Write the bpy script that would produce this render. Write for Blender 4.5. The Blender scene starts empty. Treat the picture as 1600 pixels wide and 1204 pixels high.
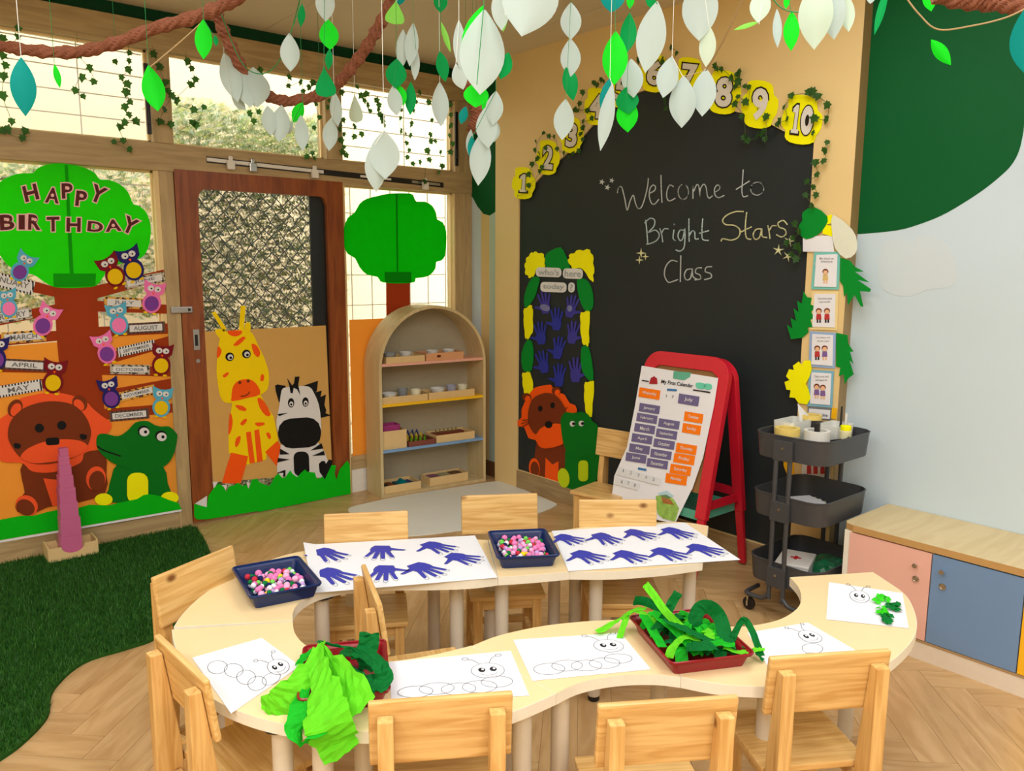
import bpy, bmesh, math, random
import numpy as np
from mathutils import Vector, Matrix, Quaternion
from mathutils.geometry import tessellate_polygon

# ------------------------------------------------------------------ scene, camera, world, lights
SC = bpy.context.scene
COL = SC.collection
rnd = random.Random(7)
PI = math.pi
SC.view_settings.view_transform = 'Standard'
SC.view_settings.look = 'None'
SC.view_settings.gamma = 1
SC.view_settings.use_curve_mapping = False
SC.view_settings.exposure = -0.27

FPX = 1242.43
YAW, PITCH, ROLL, CAMH = math.radians(50.039), math.radians(8.588), math.radians(0.308), 1.55
_F = Vector((math.cos(YAW)*math.cos(PITCH), math.sin(YAW)*math.cos(PITCH), -math.sin(PITCH)))
_R0 = Vector((math.sin(YAW), -math.cos(YAW), 0)); _U0 = _R0.cross(_F)
_R = _R0*math.cos(ROLL) + _U0*math.sin(ROLL)
_U = _U0*math.cos(ROLL) - _R0*math.sin(ROLL)
CAM = Vector((0, 0, CAMH))
cd = bpy.data.cameras.new('camera'); cam = bpy.data.objects.new('camera', cd); COL.objects.link(cam)
cd.sensor_width = 36; cd.lens = 36*FPX/1600; cd.clip_start = .05; cd.clip_end = 200
cam.matrix_world = Matrix((( _R.x, _U.x, -_F.x, CAM.x), (_R.y, _U.y, -_F.y, CAM.y), (_R.z, _U.z, -_F.z, CAM.z), (0, 0, 0, 1)))
SC.camera = cam

w = bpy.data.worlds.new('sky'); SC.world = w; w.use_nodes = True
bg = w.node_tree.nodes['Background']; bg.inputs[0].default_value = (.93, .97, 1, 1); bg.inputs[1].default_value = 4.3

def area(x, y, z, sx, sy, watt, col=(.94, .97, 1)):
    l = bpy.data.lights.new('unseen_ceiling_lamp', 'AREA'); l.shape = 'RECTANGLE'; l.size = sx; l.size_y = sy; l.energy = watt; l.color = col
    o = bpy.data.objects.new('unseen_ceiling_lamp', l); COL.objects.link(o); o.location = (x, y, z)
    return o
area(.3, .5, 2.89, .6, 1.2, 19)
area(1.75, .9, 2.89, .6, 1.2, 18)
area(.1, 2.2, 2.89, .6, 1.2, 26)
area(2.6, 1.5, 2.89, .3, .9, 14)
area(-1.3, .6, 2.89, .6, 1.2, 58)  # from here on, unseen rear lamps added to brighten upright surfaces
area(.5, -1.3, 2.89, .6, 1.2, 52)
area(-1.3, -1.2, 2.89, .6, 1.2, 52)
area(2.2, -1.2, 2.89, .6, 1.2, 30)
try:
    SC.cycles.use_denoising = True
    SC.cycles.max_bounces = 8
    SC.cycles.diffuse_bounces = 4
    SC.cycles.transparent_max_bounces = 12
    SC.cycles.sample_clamp_indirect = 6
except Exception: pass

# ------------------------------------------------------------------ pixel -> place helpers
def ray(x, y): return _F*FPX + _R*(x-800) - _U*(y-602)
def P(x, y, ax, v):
    d = ray(x, y); i = 'XYZ'.index(ax)
    return CAM + d*((v-CAM[i])/d[i])
def D(x, y, d): return CAM + ray(x, y)*(d/FPX)
WIN = ('Y', 4.757, -1); BRD = ('X', 3.530, -1); PAN = ('X', 3.519, -1); RWL = ('X', 3.589, -1); DOOR = ('Y', 4.742, -1)

# ------------------------------------------------------------------ materials
def lin(c): return tuple((v/12.92 if v <= .04045 else ((v+.055)/1.055)**2.4) for v in (k/255 for k in c))
MATS = {}
def _new(name):
    m = bpy.data.materials.new(name); m.use_nodes = True
    b = m.node_tree.nodes['Principled BSDF']; MATS[name] = m
    return m, m.node_tree, b
def plain(name, c, rough=.6, metal=0, var=.05, scale=30, bump=0, trans=0, coat=0):
    if name in MATS: return MATS[name]
    m, t, b = _new(name); N, L = t.nodes, t.links
    b.inputs['Roughness'].default_value = rough; b.inputs['Metallic'].default_value = metal
    if coat: b.inputs['Coat Weight'].default_value = coat
    if rough >= .55: b.inputs['Specular IOR Level'].default_value = .18
    if name == 'blackboard_paint': b.inputs['Specular IOR Level'].default_value = .25
    col = lin(c)
    tc = N.new('ShaderNodeTexCoord'); no = N.new('ShaderNodeTexNoise'); no.inputs['Scale'].default_value = scale; no.inputs['Detail'].default_value = 3
    L.new(tc.outputs['Object'], no.inputs['Vector'])
    mx = N.new('ShaderNodeMix'); mx.data_type = 'RGBA'
    mx.inputs[6].default_value = tuple(k*(1-var) for k in col)+(1,); mx.inputs[7].default_value = tuple(min(1, k*(1+var)) for k in col)+(1,)
    L.new(no.outputs['Fac'], mx.inputs[0]); L.new(mx.outputs[2], b.inputs['Base Color'])
    if bump:
        bp = N.new('ShaderNodeBump'); bp.inputs['Strength'].default_value = bump; bp.inputs['Distance'].default_value = .002
        L.new(no.outputs['Fac'], bp.inputs['Height']); L.new(bp.outputs[0], b.inputs['Normal'])
    if trans:
        tr = N.new('ShaderNodeBsdfTranslucent'); L.new(mx.outputs[2], tr.inputs['Color'])
        ms = N.new('ShaderNodeMixShader'); ms.inputs[0].default_value = trans
        out = N['Material Output']; L.new(b.outputs[0], ms.inputs[1]); L.new(tr.outputs[0], ms.inputs[2]); L.new(ms.outputs[0], out.inputs[0])
    return m
def wood(name, c1, c2, knot=None, scale=(1, 12, 12), rough=.5, axis=None, rand=0, nscale=4, bump=.05):
    """grain stretched along the local X axis"""
    if name in MATS: return MATS[name]
    m, t, b = _new(name); N, L = t.nodes, t.links
    b.inputs['Roughness'].default_value = rough
    tc = N.new('ShaderNodeTexCoord'); mp = N.new('ShaderNodeMapping'); mp.inputs['Scale'].default_value = scale
    L.new(tc.outputs['Object'], mp.inputs[0])
    vec = mp.outputs[0]
    oi = N.new('ShaderNodeObjectInfo')
    if True:
        va = N.new('ShaderNodeVectorMath'); va.operation = 'ADD'; sc = N.new('ShaderNodeVectorMath'); sc.operation = 'SCALE'
        sc.inputs[0].default_value = (9, 17, 23); L.new(oi.outputs['Random'], sc.inputs['Scale'])
        L.new(mp.outputs[0], va.inputs[0]); L.new(sc.outputs[0], va.inputs[1]); vec = va.outputs[0]
    no = N.new('ShaderNodeTexNoise'); no.inputs['Scale'].default_value = nscale; no.inputs['Detail'].default_value = 8; no.inputs['Distortion'].default_value = .9
    L.new(vec, no.inputs['Vector'])
    cr = N.new('ShaderNodeValToRGB'); cr.color_ramp.elements[0].position = .36; cr.color_ramp.elements[1].position = .62
    cr.color_ramp.elements[0].color = lin(c2)+(1,); cr.color_ramp.elements[1].color = lin(c1)+(1,)
    L.new(no.outputs['Fac'], cr.inputs[0]); out = cr.outputs[0]
    if knot:
        m2 = N.new('ShaderNodeMapping'); m2.inputs['Scale'].default_value = (4.5, 7, 7); L.new(tc.outputs['Object'], m2.inputs[0])
        v2 = N.new('ShaderNodeVectorMath'); v2.operation = 'ADD'; L.new(m2.outputs[0], v2.inputs[0]); L.new(sc.outputs[0], v2.inputs[1])
        vo = N.new('ShaderNodeTexVoronoi'); vo.inputs['Scale'].default_value = 1.0; L.new(v2.outputs[0], vo.inputs['Vector'])
        k = N.new('ShaderNodeValToRGB'); k.color_ramp.elements[0].position = .05; k.color_ramp.elements[1].position = .11
        k.color_ramp.elements[0].color = (1, 1, 1, 1); k.color_ramp.elements[1].color = (0, 0, 0, 1)
        L.new(vo.outputs['Distance'], k.inputs[0])
        mx = N.new('ShaderNodeMix'); mx.data_type = 'RGBA'; L.new(k.outputs[0], mx.inputs[0]); L.new(out, mx.inputs[6]); mx.inputs[7].default_value = lin(knot)+(1,)
        out = mx.outputs[2]
    if rand:
        hs = N.new('ShaderNodeHueSaturation'); mr = N.new('ShaderNodeMapRange'); mr.inputs[3].default_value = 1-rand; mr.inputs[4].default_value = 1+rand
        L.new(oi.outputs['Random'], mr.inputs[0]); L.new(mr.outputs[0], hs.inputs['Value']); L.new(out, hs.inputs['Color']); out = hs.outputs[0]
    L.new(out, b.inputs['Base Color'])
    if bump:
        bp = N.new('ShaderNodeBump'); bp.inputs['Strength'].default_value = bump; bp.inputs['Distance'].default_value = .002
        L.new(no.outputs['Fac'], bp.inputs['Height']); L.new(bp.outputs[0], b.inputs['Normal'])
    return m
def stripes(name, c1, c2, scale, kind='wave'):
    if name in MATS: return MATS[name]
    m, t, b = _new(name); N, L = t.nodes, t.links; b.inputs['Roughness'].default_value = .7
    tc = N.new('ShaderNodeTexCoord')
    if kind == 'wave':
        n = N.new('ShaderNodeTexWave'); n.bands_direction = 'X'; n.inputs['Scale'].default_value = scale; n.inputs['Distortion'].default_value = 3; o = n.outputs['Fac']
    else:
        n = N.new('ShaderNodeTexVoronoi'); n.inputs['Scale'].default_value = scale; o = n.outputs['Distance']
    L.new(tc.outputs['Object'], n.inputs['Vector'])
    cr = N.new('ShaderNodeValToRGB'); cr.color_ramp.interpolation = 'CONSTANT'; cr.color_ramp.elements[1].position = .5 if kind == 'wave' else .42
    cr.color_ramp.elements[0].color = lin(c1)+(1,); cr.color_ramp.elements[1].color = lin(c2)+(1,)
    L.new(o, cr.inputs[0]); L.new(cr.outputs[0], b.inputs['Base Color'])
    return m
def paper(name, c, tr=.35): return plain('paper_'+name, c, .75, 0, .04, 12, 0, tr)
def card(name, c): return plain('card_'+name, c, .7, 0, .04, 15)

PINE = wood('pine', (228, 190, 124), (204, 158, 90), (120, 75, 30), (1, 14, 14), .38)
PINE_V = wood('pine_upright', (228, 188, 120), (204, 156, 88), (130, 82, 35), (14, 14, 1), .38)
PLY = wood('pale_laminate', (214, 194, 148), (203, 182, 135), None, (6, 6, 1), .45, nscale=3, bump=.01)
PLYX = wood('pale_laminate_flat', (222, 200, 152), (212, 188, 138), None, (1, 8, 8), .4, nscale=3, bump=.01)
FRAME = wood('greige_frame', (186, 162, 118), (166, 142, 100), None, (1, 6, 10), .5, nscale=3, bump=.01)
FRAMEV = wood('greige_post', (190, 165, 120), (170, 146, 104), None, (8, 8, 1), .5, nscale=3, bump=.01)
CREAM = plain('cream_frame', (232, 206, 150), .5)
DOORW = wood('brown_door_wood', (150, 80, 32), (124, 60, 22), None, (10, 10, 1), .35, nscale=3)
WALLP = plain('blue_white_paint', (200, 218, 228), .6, 0, .02, 4)
WALLG = plain('deep_green_paint', (0, 88, 40), .55, 0, .04, 5)
WALLM = plain('mint_paint', (196, 216, 206), .6, 0, .02, 4)
CREAMW = plain('cream_wall', (226, 206, 168), .6, 0, .03, 4)
PANELM = plain('beige_panel', (232, 204, 144), .42, 0, .05, 3)
CEIL = plain('ceiling_paint', (222, 208, 182), .7, 0, .03, 3)
BOARD = plain('blackboard_paint', (40, 46, 48), .48, 0, .12, 2)
FLOORM = wood('oak_plank', (208, 172, 122), (188, 149, 99), None, (1.6, 8, 1), .33, rand=.05, nscale=2.2, bump=.02)
FLOORG = plain('floor_joint', (176, 138, 92), .6)
WHITE = plain('white_paint', (232, 230, 224), .5)
EDGE = plain('cream_edge_band', (238, 232, 214), .45)
TTOP = plain('table_laminate', (240, 214, 164), .26, 0, .03, 8)
LEGM = plain('taupe_metal', (216, 208, 192), .35, .1)
BLACK = plain('black_rubber', (18, 18, 18), .5)
CHROME = plain('chrome', (205, 205, 205), .2, 1)
STEEL = plain('brushed_steel', (170, 170, 170), .35, .9)
DGREY = plain('charcoal_metal', (74, 76, 80), .42, .3)
RED = plain('red_plastic', (205, 24, 48), .32, 0, .03)
TEAL = plain('teal_plastic', (92, 176, 150), .35)
BLUET = plain('navy_plastic', (14, 40, 92), .3)
REDT = plain('maroon_plastic', (140, 16, 30), .3)
SHEET = plain('white_paper', (236, 238, 244), .6, 0, .01, 5)
INK = plain('pencil_grey', (124, 126, 132), .7)
DINK = plain('dark_ink', (40, 40, 44), .7)
HANDB = plain('blue_hand_print', (62, 66, 172), .7, 0, .1, 30)
CHALK = plain('white_chalk', (200, 208, 210), .9, 0, .25, 200)
CHALKY = plain('yellow_chalk', (216, 216, 168), .9, 0, .25, 200)
CHALKB = plain('blue_chalk', (190, 212, 216), .9, 0, .25, 200)
GBR = paper('bright_green', (50, 240, 14), .45)
GMD = paper('mid_green', (0, 224, 10), .4)
GGR = card('grass_green', (0, 190, 16))
BRN = paper('brown', (182, 70, 28), .3)
BRN2 = card('brown', (122, 52, 20))
ORG = paper('orange_backing', (255, 186, 74), .4)
ORA = card('orange', (255, 92, 14))
ORL = card('red_orange', (250, 92, 44))
YEL = card('yellow', (255, 250, 0))
YE2 = card('warm_yellow', (255, 220, 0))
CGR = card('croc_green', (0, 116, 24))
LGR = card('leaf_green', (0, 140, 44))
KRAFT = paper('kraft', (222, 176, 100), .1)
BLK = card('black', (22, 22, 22))
WHC = card('white', (226, 226, 226))

# ------------------------------------------------------------------ mesh helpers
ROOT = {}
class MB:
    def __init__(s): s.v = []; s.f = []
    def add(s, vs, fs, M=None):
        n = len(s.v); s.v += [tuple(M @ Vector(v)) if M else tuple(v) for v in vs]; s.f += [tuple(i+n for i in f) for f in fs]; return s
    def box(s, c, d, rz=0, M=None):
        x, y, z = (k/2 for k in d); vs = [(-x, -y, -z), (x, -y, -z), (x, y, -z), (-x, y, -z), (-x, -y, z), (x, -y, z), (x, y, z), (-x, y, z)]
        T = Matrix.Translation(c) @ Matrix.Rotation(rz, 4, 'Z')
        if M: T = M @ T
        return s.add(vs, [(3, 2, 1, 0), (4, 5, 6, 7), (0, 1, 5, 4), (1, 2, 6, 5), (2, 3, 7, 6), (3, 0, 4, 7)], T)
    def bb(s, a, b): return s.box(((a[0]+b[0])/2, (a[1]+b[1])/2, (a[2]+b[2])/2), (abs(b[0]-a[0]), abs(b[1]-a[1]), abs(b[2]-a[2])))
    def hexa(s, p): return s.add(p, [(3, 2, 1, 0), (4, 5, 6, 7), (0, 1, 5, 4), (1, 2, 6, 5), (2, 3, 7, 6), (3, 0, 4, 7)])
    def solid(s, front, back, holes=()):
        """front/back: matching loops of Vectors"""
        loops = [front]+[h[0] for h in holes]; bl = [back]+[h[1] for h in holes]
        tri = tessellate_polygon([[Vector(v) for v in l] for l in loops])
        flat = [v for l in loops for v in l]; flatb = [v for l in bl for v in l]; n = len(flat)
        fs = [tuple(t) for t in tri]+[tuple(i+n for i in reversed(t)) for t in tri]
        o = 0
        for l in loops:
            k = len(l)
            for i in range(k): j = (i+1) % k; fs.append((o+i, o+j, o+j+n, o+i+n))
            o += k
        return s.add(flat+flatb, fs)
    def prism(s, poly, z0, z1, holes=()):
        q = lambda l, z: [Vector((p[0], p[1], z)) for p in l]
        return s.solid(q(poly, z1), q(poly, z0), [(q(h, z1), q(h, z0)) for h in holes])
    def tube(s, path, r, n=8, cap=True, prof=None):
        path = [Vector(p) for p in path]; k = len(path); rings = []; up = None
        for i, p in enumerate(path):
            t = (path[min(i+1, k-1)]-path[max(i-1, 0)])
            t = t.normalized() if t.length > 1e-9 else Vector((0, 0, 1))
            if up is None: a = Vector((0, 0, 1)) if abs(t.z) < .9 else Vector((1, 0, 0)); up = (a-t*a.dot(t)).normalized()
            else:
                up = up-t*up.dot(t); up = up.normalized() if up.length > 1e-6 else t.orthogonal().normalized()
            b = t.cross(up); rr = r[i] if isinstance(r, (list, tuple)) else r
            ring = []
            for j in range(n):
                a = 2*PI*j/n; q = rr*(prof(a, i) if prof else 1); ring.append(p+up*math.cos(a)*q+b*math.sin(a)*q)
            rings.append(ring)
        vs = [v for rg in rings for v in rg]; fs = []
        for i in range(k-1):
            for j in range(n): a = i*n+j; b2 = i*n+(j+1) % n; fs.append((a, b2, b2+n, a+n))
        if cap: fs.append(tuple(reversed(range(n)))); fs.append(tuple((k-1)*n+j for j in range(n)))
        return s.add(vs, fs)
    def lathe(s, prof, c=(0, 0, 0), n=20, M=None):
        vs = []; fs = []
        for (r, z) in prof:
            for j in range(n): a = 2*PI*j/n; vs.append((c[0]+r*math.cos(a), c[1]+r*math.sin(a), c[2]+z))
        for i in range(len(prof)-1):
            for j in range(n): a = i*n+j; b = i*n+(j+1) % n; fs.append((a, b, b+n, a+n))
        if prof[0][0] > 1e-6: fs.append(tuple(reversed(range(n))))
        if prof[-1][0] > 1e-6: fs.append(tuple((len(prof)-1)*n+j for j in range(n)))
        return s.add(vs, fs, M)
    def cyl(s, c, r, h, n=16): return s.lathe([(r, 0), (r, h)], c, n)

def thing(name, label, cat, loc=(0, 0, 0), rz=0, group=None):
    o = bpy.data.objects.new(name, None); COL.objects.link(o); o.empty_display_size = .05
    o.location = loc; o.rotation_euler = (0, 0, rz); o['label'] = label; o['category'] = cat
    if group: o['group'] = group
    ROOT[o.name] = (Matrix.Translation(Vector(loc)) @ Matrix.Rotation(rz, 4, 'Z')).inverted()
    return o
def obj(name, mb, m, parent=None, world=False, bevel=0, smooth=False, label=None, kind=None, struct=False, recalc=True):
    me = bpy.data.meshes.new(name); vs = mb.v; off = None
    if world and parent is not None and parent.name in ROOT:
        M = ROOT[parent.name]; vs = [tuple(M @ Vector(v)) for v in vs]
    elif parent is None and world:
        a = np.array(vs); off = a.mean(axis=0); off[2] = a[:, 2].min(); vs = (a-off).tolist()
    me.from_pydata(vs, [], mb.f)
    if bevel or recalc:
        bm = bmesh.new(); bm.from_mesh(me)
        if bevel: bmesh.ops.remove_doubles(bm, verts=bm.verts, dist=1e-5)
        bmesh.ops.recalc_face_normals(bm, faces=bm.faces)
        if bevel:
            es = [e for e in bm.edges if len(e.link_faces) == 2 and e.calc_face_angle(0) > .6]
            bmesh.ops.bevel(bm, geom=es, offset=bevel, segments=2, affect='EDGES', profile=.6, clamp_overlap=True)
        bm.to_mesh(me); bm.free()
    if smooth:
        me.shade_smooth()
        try: me.set_sharp_from_angle(angle=.7)
        except Exception: pass
    me.materials.append(m)
    o = bpy.data.objects.new(name, me); COL.objects.link(o)
    if parent is not None:
        o.parent = parent
        if parent.name in ROOT: ROOT[o.name] = ROOT[parent.name]
    elif off is not None: o.location = off; ROOT[o.name] = Matrix.Translation(Vector(off)).inverted()
    else: ROOT[o.name] = Matrix.Identity(4)
    if label: o['label'] = label
    if kind: o['kind'] = kind
    if struct: o['kind'] = 'structure'
    return o
def tag(o, label, cat, group=None):
    o['label'] = label; o['category'] = cat
    if group: o['group'] = group
    return o
def kids(o): return [c for c in bpy.data.objects if c.parent == o]
CH = {}
def dup(root, loc=None, rz=None, label=None, group=None):
    if root.name not in CH: CH[root.name] = [(c, kids(c)) for c in kids(root)]
    r = root.copy(); COL.objects.link(r)
    if loc is not None: r.location = loc
    if rz is not None: r.rotation_euler = (0, 0, rz)
    for c, gs in CH[root.name]:
        k = c.copy(); COL.objects.link(k); k.parent = r
        for g in gs: q = g.copy(); COL.objects.link(q); q.parent = k
    if label: r['label'] = label
    if group: r['group'] = group
    return r

# ------------------------------------------------------------------ flat art helpers (card on a wall, pixel outlines)
def smooth_loop(pts, n=4):
    out = []; k = len(pts)
    for i in range(k):
        p0, p1, p2, p3 = (pts[(i+j-1) % k] for j in range(4))
        for t in (q/n for q in range(n)):
            out.append(tuple(.5*((2*p1[a])+(-p0[a]+p2[a])*t+(2*p0[a]-5*p1[a]+4*p2[a]-p3[a])*t*t+(-p0[a]+3*p1[a]-3*p2[a]+p3[a])*t**3) for a in range(len(p1))))
    return out
def smooth_open(pts, n=6):
    out = []; k = len(pts)
    for i in range(k-1):
        p0, p1, p2, p3 = pts[max(i-1, 0)], pts[i], pts[i+1], pts[min(i+2, k-1)]
        for t in (q/n for q in range(n)):
            out.append(tuple(.5*((2*p1[a])+(-p0[a]+p2[a])*t+(2*p0[a]-5*p1[a]+4*p2[a]-p3[a])*t*t+(-p0[a]+3*p1[a]-3*p2[a]+p3[a])*t**3) for a in range(len(p1))))
    out.append(tuple(pts[-1])); return out
LAY = .0016
def place(pl, lay, x, y, dz=0):
    if pl[0] == 'G':
        n = pl[2]; q = pl[1]+n*(lay*LAY+dz); d = ray(x, y); return CAM+d*((q-CAM).dot(n)/d.dot(n))
    ax, v, s = pl; return P(x, y, ax, v+s*(lay*LAY+dz))
def art(name, pts, m, parent=None, pl=WIN, lay=1, th=.0012, sm=0, holes=(), label=None):
    if sm: pts = smooth_loop(pts, sm)
    nv = pl[2] if pl[0] == 'G' else Vector([pl[2] if a == pl[0] else 0 for a in 'XYZ'])
    def fb(l):
        f = [place(pl, lay, x, y) for x, y in l]; return f, [p-nv*th for p in f]
    f, b = fb(pts)
    return obj(name, MB().solid(f, b, [fb(h) for h in holes]), m, parent, world=True, label=label)
def ell(cx, cy, rx, ry, rot=0, n=20):
    r = math.radians(rot); c, s = math.cos(r), math.sin(r)
    return [(cx+rx*math.cos(a)*c-ry*math.sin(a)*s, cy+rx*math.cos(a)*s+ry*math.sin(a)*c) for a in (2*PI*k/n for k in range(n))]
def rrect(cx, cy, w_, h_, rot=0, r=0):
    a = math.radians(rot); c, s = math.cos(a), math.sin(a); w2, h2 = w_/2, h_/2
    if r:
        base = []
        for (sx, sy, a0) in ((1, 1, 0), (-1, 1, 90), (-1, -1, 180), (1, -1, 270)):
            for k in range(4): t = math.radians(a0+30*k); base.append((sx*(w2-r)+r*math.cos(t), sy*(h2-r)+r*math.sin(t)))
    else: base = [(-w2, -h2), (w2, -h2), (w2, h2), (-w2, h2)]
    return [(cx+x*c-y*s, cy+x*s+y*c) for x, y in base]
def loc(pts, cx, cy, sx, sy=None, rot=0):
    sy = sx if sy is None else sy; a = math.radians(rot); c, s = math.cos(a), math.sin(a)
    return [(cx+x*sx*c-y*sy*s, cy+x*sx*s+y*sy*c) for x, y in pts]
def wthing(name, label, cat, x, y, pl=WIN, group=None):
    return thing(name, label, cat, tuple(place(pl, 0, x, y)), 0, group)
_tc = {}
def textgeo(body, off=0.0, ext=0.0):
    key = (body, off, ext)
    if key in _tc: return _tc[key]
    cu = bpy.data.curves.new('t', 'FONT'); cu.body = body; cu.align_x = 'CENTER'; cu.align_y = 'CENTER'; cu.offset = off; cu.extrude = ext; cu.resolution_u = 3
    o = bpy.data.objects.new('t', cu); COL.objects.link(o)
    dg = bpy.context.evaluated_depsgraph_get(); dg.update()
    me = o.evaluated_get(dg).to_mesh(); vs = [tuple(v.co) for v in me.vertices]; fs = [tuple(p.vertices) for p in me.polygons]
    o.evaluated_get(dg).to_mesh_clear(); bpy.data.objects.remove(o); bpy.data.curves.remove(cu)
    xs = [v[0] for v in vs]; ys = [v[1] for v in vs]; cx = (min(xs)+max(xs))/2; cy = (min(ys)+max(ys))/2
    wd, hd = max(xs)-min(xs), max(ys)-min(ys)
    _tc[key] = ([(v[0]-cx, v[1]-cy, v[2]) for v in vs], fs, wd, hd); return _tc[key]
def wtext(name, body, cx, cy, w_, h_, m, parent=None, pl=WIN, lay=2, rot=0, off=0.0, ext=0.0, grow=0.0, skew=0, label=None):
    vs, fs, wd, hd = textgeo(body, off, ext)
    _, _, w0, h0 = textgeo(body, 0.0, 0.0)
    sx, sy = w_/w0, h_/h0; a = math.radians(rot); c, s = math.cos(a), math.sin(a); out = []
    for x, y, z in vs:
        u, v = x*sx, -y*sy; u, v = u, v+u*skew
        px, py = cx+u*c-v*s, cy+u*s+v*c
        out.append(place(pl, lay, px, py, (z/ext*.0006) if ext else .0003))
    return obj(name, MB().add(out, fs), m, parent, world=True, label=label, recalc=False)
def stroke(name, lines, m, parent, pl, lay=1, wpx=1.5, per=None):
    """pixel polylines as flat ribbons on a wall plane"""
    mb = MB()
    for ln in lines:
        for i in range(len(ln)-1):
            (x0, y0), (x1, y1) = ln[i], ln[i+1]; d = math.hypot(x1-x0, y1-y0) or 1; nx, ny = -(y1-y0)/d*wpx/2, (x1-x0)/d*wpx/2
            ex, ey = (x1-x0)/d*wpx*.3, (y1-y0)/d*wpx*.3
            q = [(x0-ex+nx, y0-ey+ny), (x1+ex+nx, y1+ey+ny), (x1+ex-nx, y1+ey-ny), (x0-ex-nx, y0-ey-ny)]
            mb.add([place(pl, lay, *k) for k in q], [(0, 1, 2, 3)])
    return obj(name, mb, m, parent, world=True, recalc=False)

# ------------------------------------------------------------------ the room shell
def struct(name, mb, m, parent=None, **k):
    o = obj(name, mb, m, parent, **k)
    if parent is None: o['kind'] = 'structure'
    return o
YW, XW, XP, ZC = 4.77, 3.59, 3.52, 2.915
fl = struct('floor', MB().bb((-2.4, -2.2, -.06), (3.7, 4.95, -.003)), FLOORG)
def clip(poly, x0, x1, y0, y1):
    for (ax, v, sg) in ((0, x0, 1), (0, x1, -1), (1, y0, 1), (1, y1, -1)):
        out = []
        for i in range(len(poly)):
            a, b = poly[i], poly[(i+1) % len(poly)]; ia, ib = (a[ax]-v)*sg >= 0, (b[ax]-v)*sg >= 0
            if ia: out.append(a)
            if ia != ib: t = (v-a[ax])/(b[ax]-a[ax]); out.append((a[0]+(b[0]-a[0])*t, a[1]+(b[1]-a[1])*t))
        poly = out
        if not poly: return []
    return poly
PW, PL_ = .12, .72
pm = None; c45 = math.cos(PI/4)
for bi in range(-8, 9):
    for ai in range(-60, 61):
        for hv in (0, 1):
            bx, by = ai*PW, ai*PW+bi*2*PL_
            r4 = [(bx, by), (bx+PL_, by), (bx+PL_, by+PW), (bx, by+PW)] if hv == 0 else [(bx, by+PW), (bx+PW, by+PW), (bx+PW, by+PW+PL_), (bx, by+PW+PL_)]
            cxy = (sum(p[0] for p in r4)/4, sum(p[1] for p in r4)/4)
            rw = lambda p: (p[0]*c45-p[1]*c45+1.55, p[0]*c45+p[1]*c45+.35)
            wc = rw(cxy)
            if not (-1.1 < wc[0] < 4.2 and -.2 < wc[1] < 5.4): continue
            wp = clip([rw(p) for p in r4], -.6, 3.585, .25, 4.86)
            if len(wp) < 3: continue
            ar = abs(sum(wp[i][0]*wp[(i+1) % len(wp)][1]-wp[(i+1) % len(wp)][0]*wp[i][1] for i in range(len(wp))))/2
            if ar < .004: continue
            if sum(1 for p in wp if 0 < (Vector((p[0], p[1], 0))-CAM).dot(_F)) == 0: continue
            rz = PI/4 if hv == 0 else 3*PI/4
            full = abs(ar-PW*PL_) < 1e-4
            if full and pm is not None: o = bpy.data.objects.new('plank', pm); COL.objects.link(o)
            else:
                cr_, sr_ = math.cos(-rz), math.sin(-rz)
                lp = [((p[0]-wc[0])*cr_-(p[1]-wc[1])*sr_, (p[0]-wc[0])*sr_+(p[1]-wc[1])*cr_) for p in wp]
                if ar > 0 and sum(lp[i][0]*lp[(i+1) % len(lp)][1]-lp[(i+1) % len(lp)][0]*lp[i][1] for i in range(len(lp))) < 0: lp.reverse()
                lp = [(p[0]*(1-.0007/(PL_/2)), p[1]*(1-.0006/(PW/2))) for p in lp]
                o = obj('plank', MB().prism(lp, -.003, 0), FLOORM)
                if full: pm = o.data
            o.location = (wc[0], wc[1], 0); o.rotation_euler = (0, 0, rz); o.parent = fl

ce = struct('ceiling', MB().bb((-2.4, -2.2, ZC+.01), (3.7, 4.95, ZC+.12)), CREAMW)
x = 2.05-1.2*4
while x < 3.6:
    for (ya, yb) in ((-2.1, .6), (.6, 3.0), (3.0, 4.77)):
        x1 = min(x+1.2, 3.6); x0 = max(x, -2.3)
        if x1 > x0: obj('ceiling_panel', MB().bb((x0+.002, ya+.002, ZC), (x1-.002, yb-.002, ZC+.01)), CEIL, ce)
    x += 1.2
struct('wall_back', MB().bb((-2.4, -2.2, 0), (3.7, -2.1, ZC)), CREAMW)
struct('wall_side', MB().bb((-2.4, -2.1, 0), (-2.3, 4.9, ZC)), CREAMW)

# right wall (white and green paint) with the blackboard panel standing proud of it
wr = struct('wall_right', MB().bb((XW, -2.1, 0), (XW+.1, 4.9, ZC)), WALLP)
gp = [(1338, 366), (1400, 360), (1440, 349), (1480, 332), (1530, 301), (1562, 276), (1580, 258), (1592, 236), (1599, 205), (1601, 180)]
ga = [P(x, y, 'X', XW-.001) for x, y in gp]
ga = smooth_open([tuple(p) for p in ga], 4)
poly = [(XW-.001, 1.85, ZC)]+[(XW-.001, q[1], q[2]) for q in [(0, 1.85, ga[0][2])]+ga[1:]]+[(XW-.001, 1.15, 2.3), (XW-.001, .95, 2.6), (XW-.001, .7, ZC)]
poly = [(XW-.001, p[1], p[2]) for p in poly]
obj('green_paint', MB().solid([Vector(p) for p in poly], [Vector((XW+.002, p[1], p[2])) for p in poly]), WALLG, wr)
cl_ = [tuple(P(x, y, 'X', XW-.001)) for x, y in [(1372, 420), (1378, 385), (1400, 372), (1425, 378), (1440, 368), (1470, 374), (1490, 398), (1496, 430), (1484, 448), (1450, 452), (1425, 462), (1395, 460), (1376, 446)]]
cl_ = [Vector((XW-.001, p[1], p[2])) for p in smooth_loop(cl_, 3)]
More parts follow.
